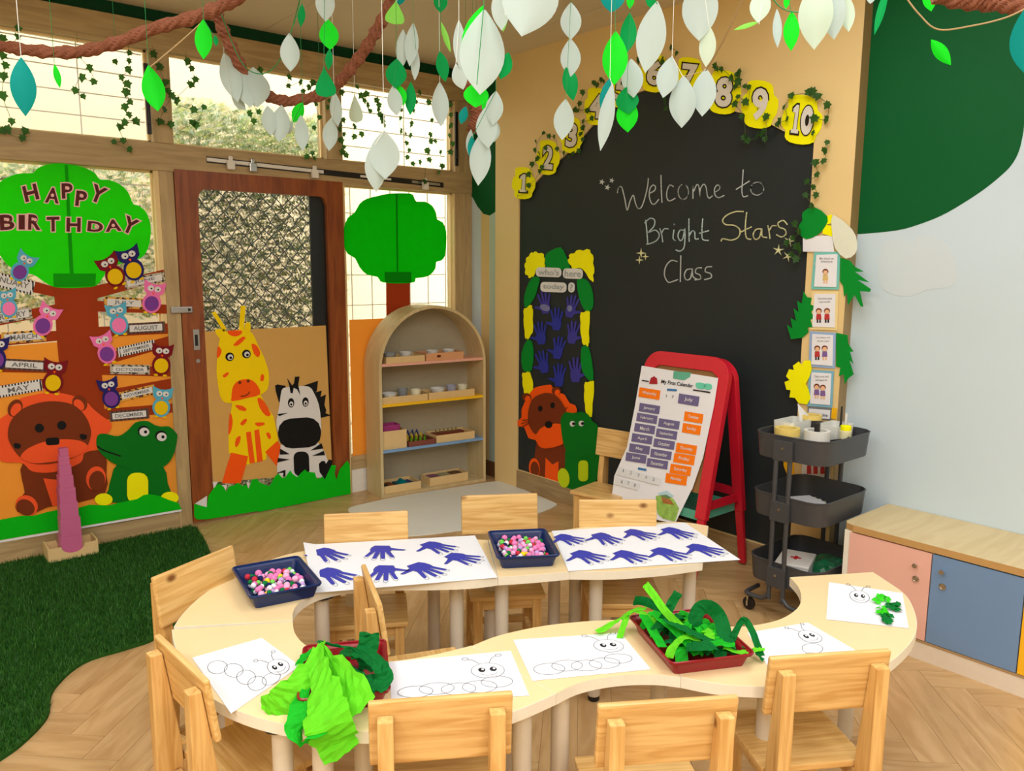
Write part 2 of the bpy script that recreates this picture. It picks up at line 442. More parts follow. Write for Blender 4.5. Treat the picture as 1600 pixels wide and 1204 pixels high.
obj('cloud_paint', MB().solid(cl_, [Vector((XW+.002, p.y, p.z)) for p in cl_]), plain('pale_cloud_paint', (204, 218, 225), .6, 0, .02, 4), wr)
# corner strips left of the panel
for (ya, yb, m, nm) in ((4.543, 4.64, PANELM, 'beige_stripe'), (4.39, 4.543, WALLM, 'mint_stripe')):
    obj(nm, MB().bb((XW-.0012, ya, 0), (XW+.001, yb, ZC)), m, wr)
dk = [(XW-.004, y, z) for y, z in [(4.768, 2.05), (4.768, ZC), (4.40, ZC), (4.40, 2.02)]+[(4.42, 1.97), (4.47, 1.925), (4.54, 1.90), (4.61, 1.915), (4.68, 1.97), (4.74, 2.04)]]
obj('green_paint_corner', MB().solid([Vector(p) for p in dk], [Vector((XW-.001, p[1], p[2])) for p in dk]), WALLG, wr)
obj('baseboard_right', MB().bb((XW-.016, 4.385, 0), (XW, 4.77, .11)), plain('brown_skirting', (112, 76, 46), .5))['kind'] = 'structure'
# panel with an opening for the board
bt = [(811, 312), (850, 270), (890, 235), (930, 190), (960, 163), (1000, 143), (1035, 140), (1090, 155), (1140, 172), (1180, 182), (1225, 205), (1268, 222)]
top = smooth_open([tuple(P(x, y, 'X', XP)) for x, y in bt], 4)
ZB = .135
op = [(XP, 4.142, ZB), (XP, 4.142, top[0][2])]+[(XP, p[1], p[2]) for p in top[1:-1]]+[(XP, 2.03, top[-1][2]), (XP, 2.03, ZB)]
ou = [(XP, 4.39, 0), (XP, 4.39, ZC), (XP, 1.828, ZC), (XP, 1.828, 0)]
V = lambda l, x: [Vector((x, p[1], p[2])) for p in l]
pn = struct('trim_1', MB().solid(V(ou, XP), V(ou, XW-.001), [(V(op, XP), V(op, XW-.001))]), PANELM)
pn['label'] = 'beige wood panel framing the blackboard'
obj('panel_side_edge', MB().bb((XP+.0005, 1.8265, 0), (XW, 1.828, ZC)), plain('panel_edge', (150, 126, 84), .5), pn)
obj('plinth_board', MB().bb((XP-.004, 2.03, 0), (XP+.001, 4.142, .13)), wood('plinth_wood', (172, 146, 104), (150, 124, 84), None, (1, 1, 10), .5), pn)
bb_ = obj('blackboard', MB().bb((XP+.012, 2.02, .1), (XP+.03, 4.15, 2.56)), BOARD)
tag(bb_, 'large black chalkboard filling the arched opening of the beige panel', 'blackboard')

# window wall
wl = struct('wall_left', MB().bb((-2.4, YW+.0, 2.84), (3.6, YW+.12, ZC)), plain('dark_green_band', (0, 62, 34), .6))
obj('top_beam', MB().bb((-2.4, YW-.030, 2.70), (3.586, YW+.10, 2.845)), FRAME, wl, bevel=.003)
obj('transom', MB().bb((-2.4, YW-.025, 2.06), (3.587, YW+.09, 2.21)), FRAME, wl, bevel=.003)
obj('post', MB().bb((1.41, YW-.02, 0), (1.487, YW+.09, 2.06)), FRAMEV, wl, bevel=.003)
obj('post', MB().bb((1.388, YW-.03, 2.21), (1.497, YW+.09, 2.70)), FRAMEV, wl, bevel=.003)
obj('post', MB().bb((2.43, YW-.03, 2.21), (2.545, YW+.09, 2.70)), FRAMEV, wl, bevel=.003)
obj('post', MB().bb((3.44, YW-.02, 0), (3.588, YW+.09, 2.70)), FRAMEV, wl, bevel=.003)
obj('jamb', MB().bb((2.54, YW-.01, 0), (2.562, YW+.08, 2.06)), CREAM, wl)
obj('sill_rail', MB().bb((-2.4, YW-.02, 0), (1.41, YW+.09, .105)), FRAME, wl, bevel=.003)
obj('sill_rail', MB().bb((2.56, YW-.02, .165), (3.44, YW+.09, .25)), FRAME, wl, bevel=.002)
obj('white_kerb', MB().bb((2.56, YW-.01, .0), (3.44, YW+.09, .165)), WHITE, wl)
obj('jamb', MB().bb((1.385, YW-.012, .105), (1.412, YW+.07, 2.06)), CREAM, wl)
obj('jamb', MB().bb((3.435, YW-.012, .25), (3.46, YW+.07, 2.06)), CREAM, wl)
struct('wall_far_left', MB().bb((-2.4, YW+.02, 0), (-.55, YW+.12, 2.9)), CREAMW)

def glassmat():
    m, t, b = _new('pebbled_glass'); N, L = t.nodes, t.links
    out = N['Material Output']; tr = N.new('ShaderNodeBsdfTransparent'); tr.inputs[0].default_value = (.96, .98, .96, 1)
    gl = N.new('ShaderNodeBsdfGlossy'); gl.inputs['Roughness'].default_value = .15
    rf = N.new('ShaderNodeBsdfRefraction'); rf.inputs['IOR'].default_value = 1.06; rf.inputs['Roughness'].default_value = .0
    tc = N.new('ShaderNodeTexCoord'); no = N.new('ShaderNodeTexNoise'); no.inputs['Scale'].default_value = 70
    bp = N.new('ShaderNodeBump'); bp.inputs['Strength'].default_value = .5; bp.inputs['Distance'].default_value = .004
    L.new(tc.outputs['Object'], no.inputs[0]); L.new(no.outputs[0], bp.inputs['Height']); L.new(bp.outputs[0], gl.inputs['Normal']); L.new(bp.outputs[0], rf.inputs['Normal'])
    m1 = N.new('ShaderNodeMixShader'); m1.inputs[0].default_value = .35; L.new(tr.outputs[0], m1.inputs[1]); L.new(rf.outputs[0], m1.inputs[2])
    fr = N.new('ShaderNodeFresnel'); fr.inputs[0].default_value = 1.35; m2 = N.new('ShaderNodeMixShader')
    L.new(fr.outputs[0], m2.inputs[0]); L.new(m1.outputs[0], m2.inputs[1]); L.new(gl.outputs[0], m2.inputs[2]); L.new(m2.outputs[0], out.inputs[0]); N.remove(b)
    return m
GLASS = glassmat()
GRILL = plain('white_grille', (214, 210, 204), .5)
def window(n, x0, x1, z0, z1, bars=None, rail=None):
    r = struct('window_%d' % n, MB().bb((x0, YW+.02, z0), (x1, YW+.035, z0+.012)).bb((x0, YW+.02, z1-.012), (x1, YW+.035, z1)).bb((x0, YW+.02, z0), (x0+.012, YW+.035, z1)).bb((x1-.012, YW+.02, z0), (x1, YW+.035, z1)), CREAM)
    obj('glass_pane', MB().add([(x0, YW+.026, z0), (x1, YW+.026, z0), (x1, YW+.026, z1), (x0, YW+.026, z1)], [(0, 1, 2, 3)]), GLASS, r, recalc=False)
    if bars:
        z = z0+bars[1]
        while z < z1: obj('grille_bar', MB().bb((x0, YW+.10, z-.003), (x1, YW+.106, z+.003)), GRILL, r); z += bars[1]
        x = x0+bars[0]*.6
        while x < x1: obj('grille_bar', MB().bb((x-.003, YW+.094, z0), (x+.003, YW+.10, z1)), GRILL, r); x += bars[0]
    return r
window(1, -.55, 1.388, .105, 2.06, (.46, .235))
window(2, -.55, 1.388, 2.21, 2.70, (.62, .12))
window(3, 1.497, 2.43, 2.21, 2.70)
w4 = window(4, 2.545, 3.435, 2.21, 2.70, (.9, .115))
window(5, 2.562, 3.437, .25, 2.06, (.155, .205))
# dark casement stays beside the upper windows
for (xa) in (1.36, 3.435):
    obj('window_stay', MB().bb((xa, YW-.035, 2.25), (xa+.022, YW-.02, 2.62)).bb((xa+.004, YW-.045, 2.3), (xa+.016, YW-.035, 2.36)), plain('dark_metal', (52, 50, 50), .4, .7), wl)

# door with a brown frame
dr = struct('door_1', MB().solid([Vector((p[0], YW-.026, p[1])) for p in ((1.49, .012), (2.54, .012), (2.54, 2.075), (1.49, 2.075))],
    [Vector((p[0], YW+.012, p[1])) for p in ((1.49, .012), (2.54, .012), (2.54, 2.075), (1.49, 2.075))],
    [([Vector((p[0], YW-.026, p[1])) for p in q], [Vector((p[0], YW+.012, p[1])) for p in q]) for q in [loc([(-1, -.94), (-.96, -.985), (-.9, -1), (.9, -1), (.96, -.985), (1, -.94), (1, .94), (.96, .985), (.9, 1), (-.9, 1), (-.96, .985), (-1, .94)], 2.02, 1.06, .405, .915)]]), DOORW)
dr['label'] = 'brown wooden sliding door with glazed mesh upper half'
obj('glass_pane', MB().add([(1.6, YW-.004, .14), (2.44, YW-.004, .14), (2.44, YW-.004, 1.99), (1.6, YW-.004, 1.99)], [(0, 1, 2, 3)]), GLASS, dr, recalc=False)
obj('dark_stile', MB().bb((2.335, YW+.03, .05), (2.44, YW+.05, 2.0)), plain('dark_stile', (26, 32, 36), .4), dr)
mb = MB(); x0, x1, z0, z1 = 1.59, 2.36, .6, 2.0; sp = .083
for s_ in (1, -1):
    k = -30
    while k < 60:
        pts = []
        for i in range(60):
            x = x0+(x1-x0)*i/59; z = z0+s_*(x-x0)*1.12+k*sp*1.12
            if z0 <= z <= z1: pts.append((x+.006*math.sin((x+z*s_)/sp*PI), YW+.075+.003*s_, z))
        if len(pts) > 2: mb.tube(pts, .0034, 4)
        k += 1
obj('diamond_mesh', mb, plain('mesh_wire', (40, 44, 34), .5), dr, kind='stuff')
obj('door_lock', MB().bb((1.60-.055, YW-.032, 1.05), (1.60-.02, YW-.025, 1.17)), STEEL, dr)
obj('lock_slot', MB().bb((1.60-.047, YW-.0335, 1.075), (1.60-.03, YW-.0315, 1.14)), BLACK, dr)
obj('keyhole', MB().lathe([(.012, 0), (.012, .006)], (0, 0, 0), 14, Matrix.Translation((1.565, YW-.026, .985)) @ Matrix.Rotation(PI/2, 4, 'X')), STEEL, dr)
# sliding track above the door
tk = thing('sliding_door_track', 'white and dark metal sliding track with rollers above the brown door', 'track', (2.5, YW-.03, 2.12))
def trk(z, x): return z
a, b = Vector((1.674, YW-.03, 2.142)), Vector((3.33, YW-.03, 2.108))
def seg(t0, t1, h, dy, m, nm):
    p, q = a.lerp(b, t0), a.lerp(b, t1); obj(nm, MB().hexa([(p.x, p.y-dy, p.z-h), (q.x, p.y-dy, q.z-h), (q.x, p.y+.01, q.z-h), (p.x, p.y+.01, p.z-h), (p.x, p.y-dy, p.z+h), (q.x, p.y-dy, q.z+h), (q.x, p.y+.01, q.z+h), (p.x, p.y+.01, p.z+h)]), m, tk, world=True)
seg(0, 1, .017, 0.0, plain('dark_metal', (52, 50, 50), .4, .7), 'rail')
seg(0, .44, .010, .008, WHITE, 'white_rail'); seg(.60, .65, .007, .004, WHITE, 'white_stop'); seg(.66, .74, .007, .004, WHITE, 'white_stop'); seg(.84, .98, .008, .006, STEEL, 'end_rail')
for t in (.08, .16, .40, .90):
    p = a.lerp(b, t); obj('roller', MB().bb((p.x-.022, YW-.06, p.z-.045), (p.x+.022, YW-.035, p.z+.005)).bb((p.x-.012, YW-.055, p.z+.0), (p.x+.012, YW-.04, p.z+.03)), WHITE if t != .16 else CHROME, tk, world=True, bevel=.004)
p = P(286, 484, 'Y', YW-.04)
lt = thing('door_latch', 'grey metal latch bar joining the window post and the brown door', 'latch', tuple(p))
obj('latch_bar', MB().bb((p.x-.065, YW-.04, p.z-.018), (p.x+.055, YW-.022, p.z+.018)), STEEL, lt, world=True, bevel=.004)
obj('latch_keyhole', MB().bb((p.x+.028, YW-.042, p.z-.008), (p.x+.042, YW-.039, p.z+.008)), BLACK, lt, world=True)

# ------------------------------------------------------------------ outside: yard wall, hedge
ow = struct('wall_outside', MB().bb((-4, 6.6, -.2), (8, 6.7, 3.6)), plain('yard_wall', (240, 214, 172), .8, 0, .04, 2))
struct('ground_outside', MB().bb((-4, 4.92, -.3), (8, 6.7, -.1)), plain('yard_paving', (190, 180, 160), .8))
def hedgemat(name, cols, trn=.35):
    m, t, b = _new(name); N, L = t.nodes, t.links; b.inputs['Roughness'].default_value = .6
    g = N.new('ShaderNodeNewGeometry'); cr = N.new('ShaderNodeValToRGB'); cr.color_ramp.interpolation = 'CONSTANT'
    while len(cr.color_ramp.elements) < len(cols): cr.color_ramp.elements.new(.5)
    for i, c in enumerate(cols): cr.color_ramp.elements[i].position = i/len(cols); cr.color_ramp.elements[i].color = lin(c)+(1,)
    L.new(g.outputs['Random Per Island'], cr.inputs[0]); L.new(cr.outputs[0], b.inputs['Base Color'])
    tr = N.new('ShaderNodeBsdfTranslucent'); L.new(cr.outputs[0], tr.inputs[0]); ms = N.new('ShaderNodeMixShader'); ms.inputs[0].default_value = trn
    L.new(b.outputs[0], ms.inputs[1]); L.new(tr.outputs[0], ms.inputs[2]); L.new(ms.outputs[0], N['Material Output'].inputs[0])
    return m
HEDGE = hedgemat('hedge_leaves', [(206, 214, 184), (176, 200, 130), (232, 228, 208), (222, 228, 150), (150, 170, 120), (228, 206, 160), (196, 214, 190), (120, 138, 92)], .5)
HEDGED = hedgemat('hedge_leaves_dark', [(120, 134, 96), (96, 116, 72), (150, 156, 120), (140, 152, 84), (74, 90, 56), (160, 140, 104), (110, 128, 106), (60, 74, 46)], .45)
def bush(name, label, x0, x1, y0, y1, z0, z1, n, size, mt=None):
    r = random.Random(len(name)+int(x0*10)); vs = np.zeros((n*4, 3)); q = np.random.RandomState(int(abs(x0)*10)+3)
    c = np.stack([q.uniform(x0, x1, n), q.uniform(y0, y1, n), q.uniform(z0, z1, n)], 1)
    a = q.normal(size=(n, 3)); a /= np.linalg.norm(a, axis=1)[:, None]; b = np.cross(a, q.normal(size=(n, 3))); b /= np.linalg.norm(b, axis=1)[:, None]
    s = q.uniform(.6, 1.3, (n, 1))*size
    vs[0::4] = c-a*s; vs[1::4] = c+b*s*.45; vs[2::4] = c+a*s; vs[3::4] = c-b*s*.45
    me = bpy.data.meshes.new(name); me.from_pydata(vs.tolist(), [], [(4*i, 4*i+1, 4*i+2, 4*i+3) for i in range(n)]); me.materials.append(mt or HEDGE)
    o = bpy.data.objects.new(name, me); COL.objects.link(o); o['kind'] = 'stuff'; o['label'] = label; o['category'] = 'hedge'
bush('hedge_leaves', 'dense grey-green hedge leaves seen through the mesh of the door glass', 1.66, 2.95, 5.47, 5.83, -.1, 2.18, 18000, .022, HEDGED)
bush('hedge_leaves', 'pale hedge top seen through the window over the door', 1.66, 2.90, 5.45, 5.85, 2.2, 2.62, 6000, .022)  # top of the same hedge in the paler leaf colours
bush('hedge_leaves', 'pale hedge leaves seen through the left window around the paper tree', -.6, 1.64, 5.45, 5.8, 1.2, 2.15, 12000, .022)

# ------------------------------------------------------------------ grass rug and white mat
ro = [(-.9, 4.70), (1.46, 4.70), (1.475, 4.64), (1.395, 4.2), (1.26, 3.8), (1.08, 3.5), (.87, 3.34), (.755, 3.317), (.59, 3.30), (.46, 3.15), (.41, 2.97), (.324, 2.85), (.244, 2.785), (.1, 2.7), (-.2, 2.6), (-.9, 2.5)]
ros = ro[:3]+smooth_open(ro[2:], 5)[1:]
rug = thing('grass_rug', 'dark green artificial grass rug with a wavy edge along the window wall', 'rug', (.4, 3.9, 0))
obj('backing', MB().prism([(x-.4, y-3.9) for x, y in ros], 0.0008, .012), plain('rug_backing', (38, 84, 24), .9, 0, .3, 60), rug)
def inside(x, y, pl):
    c = False; j = len(pl)-1
    for i in range(len(pl)):
        if (pl[i][1] > y) != (pl[j][1] > y) and x < (pl[j][0]-pl[i][0])*(y-pl[i][1])/(pl[j][1]-pl[i][1])+pl[i][0]: c = not c
        j = i
    return c
vs = []; fs = []
while len(fs) < 70000:
    x, y = rnd.uniform(-.5, 1.48), rnd.uniform(2.55, 4.70)
    if not inside(x, y, ros): continue
    a = rnd.uniform(0, 2*PI); h = rnd.uniform(.014, .028); l = rnd.uniform(0, .018); b = rnd.uniform(0, 2*PI); wd = .0022; n = len(vs)
    x -= .4; y -= 3.9
    vs += [(x-wd*math.cos(a), y-wd*math.sin(a), .010), (x+wd*math.cos(a), y+wd*math.sin(a), .010), (x+l*math.cos(b), y+l*math.sin(b), .010+h)]; fs.append((n, n+1, n+2))
m_ = MB(); m_.v = vs; m_.f = fs
GRB = hedgemat('grass_blades', [(34, 92, 22), (48, 112, 28), (28, 76, 18), (66, 128, 44), (40, 100, 24)], .2)
obj('grass_blade', m_, GRB, rug, kind='stuff', recalc=False)
mp_ = [P(x, y, 'Z', .004) for x, y in [(544, 796), (556, 790), (620, 776), (700, 763), (765, 753), (790, 753), (830, 770), (866, 785), (868, 790), (850, 798), (800, 815), (720, 828), (642, 837), (618, 832), (580, 815), (550, 802)]]
mp_ = smooth_loop([(p.x, p.y) for p in mp_], 3)
tag(obj('floor_mat', MB().prism(mp_, .0008, .006), plain('white_mat', (238, 240, 230), .5, 0, .04, 6), world=True), 'thin white plastic floor mat in front of the arched shelf', 'mat')

# ------------------------------------------------------------------ tables
TZ = .53
def T2(x, y, z=TZ): p = P(x, y, 'Z', z); return (p.x, p.y)
mods = {
 'A': ([(268, 983), (272, 1005), (285, 1035), (305, 1066), (334, 1092), (380, 1113), (424, 1126), (480, 1137), (530, 1141), (580, 1142), (640, 1140), (720, 1131), (800, 1112), (869, 1083)],
       [(738, 1008), (670, 1024), (600, 1033), (530, 1027), (491, 1014), (472, 1003), (460, 987), (457, 970)], 'pale curved table section at the front left under the green paper tray',
       [(440, 1128), (503, 1140), (566, 1090), (816, 1100)]),
 'B': ([(869, 1083), (900, 1068), (940, 1058), (985, 1053), (1030, 1053), (1064, 1057)], [(1003, 967), (930, 969), (850, 977), (780, 992), (738, 1008)],
       'pale curved table section in the middle of the front row', [(876, 1068), (1032, 990), (800, 1003)]),
 'C': ([(1064, 1057), (1110, 1066), (1160, 1071), (1225, 1072), (1290, 1065), (1350, 1050), (1389, 1035), (1425, 1001), (1433, 972), (1424, 942), (1411, 925), (1390, 910), (1364, 893)],
       [(1234, 901), (1247, 916), (1252, 932), (1248, 947), (1231, 961), (1206, 971), (1162, 978), (1100, 977), (1050, 972), (1003, 967)],
       'pale rounded table section at the right end of the front row', [(1335, 935), (1380, 975), (1200, 1052), (1255, 985)]),
 'D': ([(271, 979), (284, 960), (309, 935), (341, 912), (380, 890), (425, 873), (465, 862), (540, 850), (620, 843), (700, 840), (762, 843)],
       [(778, 901), (735, 906), (680, 908), (600, 909), (540, 914), (500, 923), (478, 933), (463, 946), (457, 958), (457, 969)],
       'pale curved table section at the back left under the left blue tray', [(502, 928), (549, 872), (677, 853), (713, 897), (345, 940)]),
 'E': ([(763, 843), (800, 839), (840, 834), (872, 829)], [(890, 892), (835, 897), (778, 901)], 'pale short table section under the middle blue tray', [(728, 896), (757, 851)]),
 'F': ([(872, 829), (920, 822), (980, 818), (1060, 815), (1107, 821)], [(1098, 878), (1040, 886), (960, 892), (890, 892)], 'pale table section at the back right under the right hand print sheet',
       [(867, 840), (900, 838), (932, 886), (967, 832), (1079, 868)]),
}
for key, (o1, o2, lab, legs) in mods.items():
    if key == 'E': legs = [(784, 895), (766, 851)]
    a = smooth_open([T2(*p) for p in o1], 4); b = smooth_open([T2(*p) for p in o2], 4)
    poly = a+b
    cx = sum(p[0] for p in poly)/len(poly); cy = sum(p[1] for p in poly)/len(poly)
    poly = [(cx+(p[0]-cx)*.9985, cy+(p[1]-cy)*.9985) for p in poly]
    t = thing('activity_table', lab, 'table', (cx, cy, 0), 0, 'curved table sections in the ring')
    lp = [(p[0]-cx, p[1]-cy) for p in poly]
    obj('edge_band', MB().prism(lp, TZ-.030, TZ-.0006), EDGE, t)
    obj('tabletop', MB().prism([(p[0]*.996, p[1]*.996) for p in lp], TZ-.0007, TZ), TTOP, t)
    for (lx, ly) in legs:
        q = T2(lx, ly, TZ-.03); q = (q[0]-cx, q[1]-cy)
        lg = obj('leg', MB().lathe([(.022, .02), (.024, .03), (.024, TZ-.03)], (q[0], q[1], 0), 20), LEGM, t, smooth=True)
        obj('foot', MB().lathe([(.018, 0), (.021, .004), (.021, .02)], (q[0], q[1], 0), 16), BLACK, lg)
        obj('mount_plate', MB().lathe([(.045, TZ-.034), (.045, TZ-.030)], (q[0], q[1], 0), 16), BLACK, lg)

# ------------------------------------------------------------------ chairs
def make_chair():
    t = thing('wooden_chair', 'x', 'chair', (0, 0, 0))
    SZ = .325
    obj('seat', MB().box((0, 0, SZ-.009), (.285, .255, .018)), PINE, t, bevel=.004)
    def px(prof, x, w_): return MB().solid([Vector((x+w_/2, p[0], p[1])) for p in prof], [Vector((x-w_/2, p[0], p[1])) for p in prof])
    for s in (-1, 1):
        obj('rear_leg', px([(-.195, 0), (-.160, 0), (-.130, SZ-.05), (-.133, SZ+.04), (-.166, .605), (-.195, .605)], s*.119, .034), PINE_V, t, bevel=.003)
        obj('front_leg', MB().box((s*.112, .095, (SZ-.018)/2), (.034, .034, SZ-.018)), PINE_V, t, bevel=.003)
        obj('side_rail', MB().box((s*.112, -.03, SZ-.04), (.018, .23, .04)), PINE, t, bevel=.002)
        obj('stretcher', MB().box((s*.112, -.035, .10), (.018, .24, .026)), PINE, t, bevel=.002)
    obj('front_rail', MB().box((0, .098, SZ-.04), (.205, .018, .04)), PINE, t, bevel=.002)
    obj('rear_rail', MB().box((0, -.158, SZ-.05), (.220, .04, .022)), PINE, t, bevel=.002)
    obj('lower_rail', MB().box((0, -.165, .10), (.220, .018, .03)), PINE, t, bevel=.002)
    M = Matrix.Translation((0, -.150, .557)) @ Matrix.Rotation(.135, 4, 'X')
    obj('backrest', MB().box((0, 0, 0), (.31, .016, .158), 0, M), PINE, t, bevel=.006)
    return t
chair0 = make_chair(); used = [False]
CT = Vector((1.6, 1.85))
def place_chair(a, b, tgt, label, w_=.31, z=.635, grp='small pine chairs around the curved tables', shift=0, ang=None):
    A = P(a[0], a[1], 'Z', z); B = P(b[0], b[1], 'Z', z); A = Vector((A.x, A.y)); B = Vector((B.x, B.y)); M = (A+B)/2
    d = (B-A).normalized()
    if ang is not None: d = Vector((math.cos(math.radians(ang)), math.sin(math.radians(ang)))); M = A+d*.155
    n = Vector((-d.y, d.x))
    if n.dot(Vector(tgt)-M) < 0: n = -n
    rz = math.atan2(n.y, n.x)-PI/2
    o = M+n*(.160+shift)
    if not used[0]:
        used[0] = True; chair0.location = (o.x, o.y, 0); chair0.rotation_euler = (0, 0, rz); chair0['label'] = label; chair0['group'] = grp; return chair0
    return dup(chair0, (o.x, o.y, 0), rz, label, grp)
place_chair((256, 903), (370, 856), CT, 'pine chair at the left back of the ring beside the grass rug', shift=-.035)
place_chair((245, 990), (323, 1063), CT, 'pine chair nearest the left edge of the photo, seen from behind its posts')
place_chair((577, 1096), (799, 1080), CT, 'pine chair at the front centre with cracked backrest seen from behind')
place_chair((932, 1100), (1155, 1086), CT, 'pine chair second from the right in the front row')
place_chair((1206, 1026), (1387, 1014), CT, 'pine chair at the front right by the coloured cabinet')
place_chair((503, 803), (640, 797), CT, 'pine chair behind the left hand print sheet')
place_chair((720, 774), (840, 770), CT, 'pine chair behind the middle blue tray in front of the white mat')
place_chair((904, 780), (1026, 780), CT, 'pine chair behind the right hand print sheet next to the easel')
place_chair((935, 667), (1035, 680), (0, 2.4), 'pine chair standing against the blackboard left of the red easel', ang=-80, grp='small pine chair by the blackboard')
place_chair((567, 879), (594, 945), (3, 1.5), 'pine chair inside the ring of tables seen from its edge')

# ------------------------------------------------------------------ papers on the tables
class Quad:
    """sheet frame from four pixel corners at height z: uv (0..1) -> world"""
    def __init__(s, pts, z=TZ+.0012):
        s.c = [P(x, y, 'Z', z) for x, y in pts]; s.z = z
    def at(s, u, v, h=0):
        a, b, c, d = s.c; p = a*(1-u)*(1-v)+b*u*(1-v)+c*u*v+d*(1-u)*v; return Vector((p.x, p.y, s.z+h))
def sheet(name, label, cat, q, nu=8, nv=8, curl=None, m=None, group=None):
    c = sum(q.c, Vector())/4; t = thing(name, label, cat, (c.x, c.y, q.z), 0, group)
    mb = MB(); vs = []
    f = curl or (lambda u, v: 0)
    for k in (0, -.0006):
        for j in range(nv+1):
            for i in range(nu+1): u, v = i/nu, j/nv; vs.append(q.at(u, v, f(u, v)+k))
    n = (nu+1)*(nv+1); fs = []
    for j in range(nv):
        for i in range(nu): a = j*(nu+1)+i; fs += [(a, a+1, a+nu+2, a+nu+1), (a+n+nu+1, a+n+nu+2, a+n+1, a+n)]
    obj('sheet', mb.add(vs, fs), m or SHEET, t, world=True, recalc=False)
    return t
def qline(name, lines, q, m, parent, w_=.0016, f=None, h=.0008):
    mb = MB(); f = f or (lambda u, v: 0)
    for ln in lines:
        pts = [q.at(u, v, f(u, v)+h) for u, v in ln]
        for i in range(len(pts)-1):
            a, b = pts[i], pts[i+1]; d = (b-a); d.z = 0
            if d.length < 1e-6: continue
            d.normalize(); n = Vector((-d.y, d.x, 0))*w_/2; mb.add([a-n, b-n, b+n, a+n], [(0, 1, 2, 3)])
    return obj(name, mb, m, parent, world=True, recalc=False)
def qpoly(name, pts, q, m, parent, h=.0006, f=None, th=.0003):
    f = f or (lambda u, v: 0); a = [q.at(u, v, f(u, v)+h) for u, v in pts]; b = [p-Vector((0, 0, th)) for p in a]
    return obj(name, MB().solid(a, b), m, parent, world=True)
def uell(cx, cy, rx, ry, a0=0, a1=360, n=24): return [(cx+rx*math.cos(math.radians(a0+(a1-a0)*k/n)), cy+ry*math.sin(math.radians(a0+(a1-a0)*k/n))) for k in range(n+1)]
def caterpillar(q, label, legacy=0, head=(.80, .42), segs=((.80, .68, .12, .12), (.66, .76, .13, .13), (.50, .78, .13, .13), (.34, .74, .13, .13), (.18, .78, .13, .13)), body=True):
    t = sheet('drawing_sheet', label, 'paper', q, group='caterpillar colouring sheets')
    hx, hy = head; L = []
    if body:
        for (cx, cy, rx, ry) in reversed(segs): L.append(uell(cx, cy, rx, ry))
    qline('caterpillar_body', L, q, INK, t) if L else None
    qpoly('head_fill', uell(hx, hy, .13, .17, n=24)[:-1], q, SHEET, t, h=.0007)
    hd = [uell(hx, hy, .13, .17), uell(hx, hy+.04, .07, .07, 20, 160, 10),
          smooth_open([(hx-.05, hy-.165), (hx-.09, hy-.26), (hx-.13, hy-.29)]), smooth_open([(hx+.03, hy-.165), (hx+.06, hy-.27), (hx+.10, hy-.32)]),
          uell(hx-.15, hy-.31, .025, .03), uell(hx+.125, hy-.335, .025, .03)]
    qline('head_outline', hd, q, INK, t, h=.0011)
    for dx in (-.045, .045):
        qpoly('eye', uell(hx+dx, hy-.02, .028, .05, n=14)[:-1], q, DINK, t, h=.0012)
        qpoly('eye_glint', uell(hx+dx+.008, hy-.03, .011, .02, n=10)[:-1], q, SHEET, t, h=.0015)
    return t
caterpillar(Quad([(802, 999), (970, 988), (1017, 1045), (832, 1063)]), 'caterpillar drawing sheet left of the right maroon tray', head=(.80, .34))
caterpillar(Quad([(606, 1034), (798, 1016), (827, 1086), (612, 1098)]), 'caterpillar drawing sheet between the left maroon tray and the front seam', head=(.76, .42))
caterpillar(Quad([(300, 1027), (409, 996), (469, 1040), (361, 1114)], TZ+.0014), 'caterpillar drawing sheet at the left end of the tables', head=(.80, .78), segs=((.62, .90, .12, .10), (.45, .84, .11, .12), (.40, .66, .11, .13), (.34, .46, .11, .13), (.20, .30, .12, .12)))
caterpillar(Quad([(1168, 988), (1262, 972), (1345, 1020), (1215, 1066)]), 'caterpillar drawing sheet right of the right maroon tray', head=(.76, .36), segs=((.62, .62, .12, .12), (.5, .8, .12, .12)))
q5 = Quad([(1295, 909), (1410, 926), (1420, 981), (1291, 967)])
ft = caterpillar(q5, 'caterpillar sheet at the right end with crumpled green paper glued on', head=(.42, .30), body=False)
for (u, v, m, s, nm) in ((.70, .34, 'l', .035, 1), (.83, .52, 'd', .042, 1), (.70, .68, 'l', .035, 1), (.76, .86, 'd', .034, 1)):
    for k in range(9):
        c = q5.at(u+rnd.uniform(-.08, .08), v+rnd.uniform(-.09, .09), .004+rnd.uniform(0, .004)); a = rnd.uniform(0, PI); mb = MB()
        pts = [(-.014, -.007, 0), (0, -.008, .006), (.014, -.006, .001), (.012, .007, .003), (0, .008, .008), (-.013, .006, .001)]
        M = Matrix.Translation(c) @ Matrix.Rotation(a, 4, 'Z') @ Matrix.Rotation(rnd.uniform(-.4, .4), 4, 'X')
        mb.add(pts, [(0, 1, 4, 5), (1, 2, 3, 4)], M)
        obj('paper_scrap', mb, plain('crepe_light', (56, 216, 30), .7, 0, .15, 60, 0, .2) if m == 'l' else plain('crepe_dark', (0, 122, 48), .7, 0, .15, 60, 0, .2), ft, world=True, recalc=False)

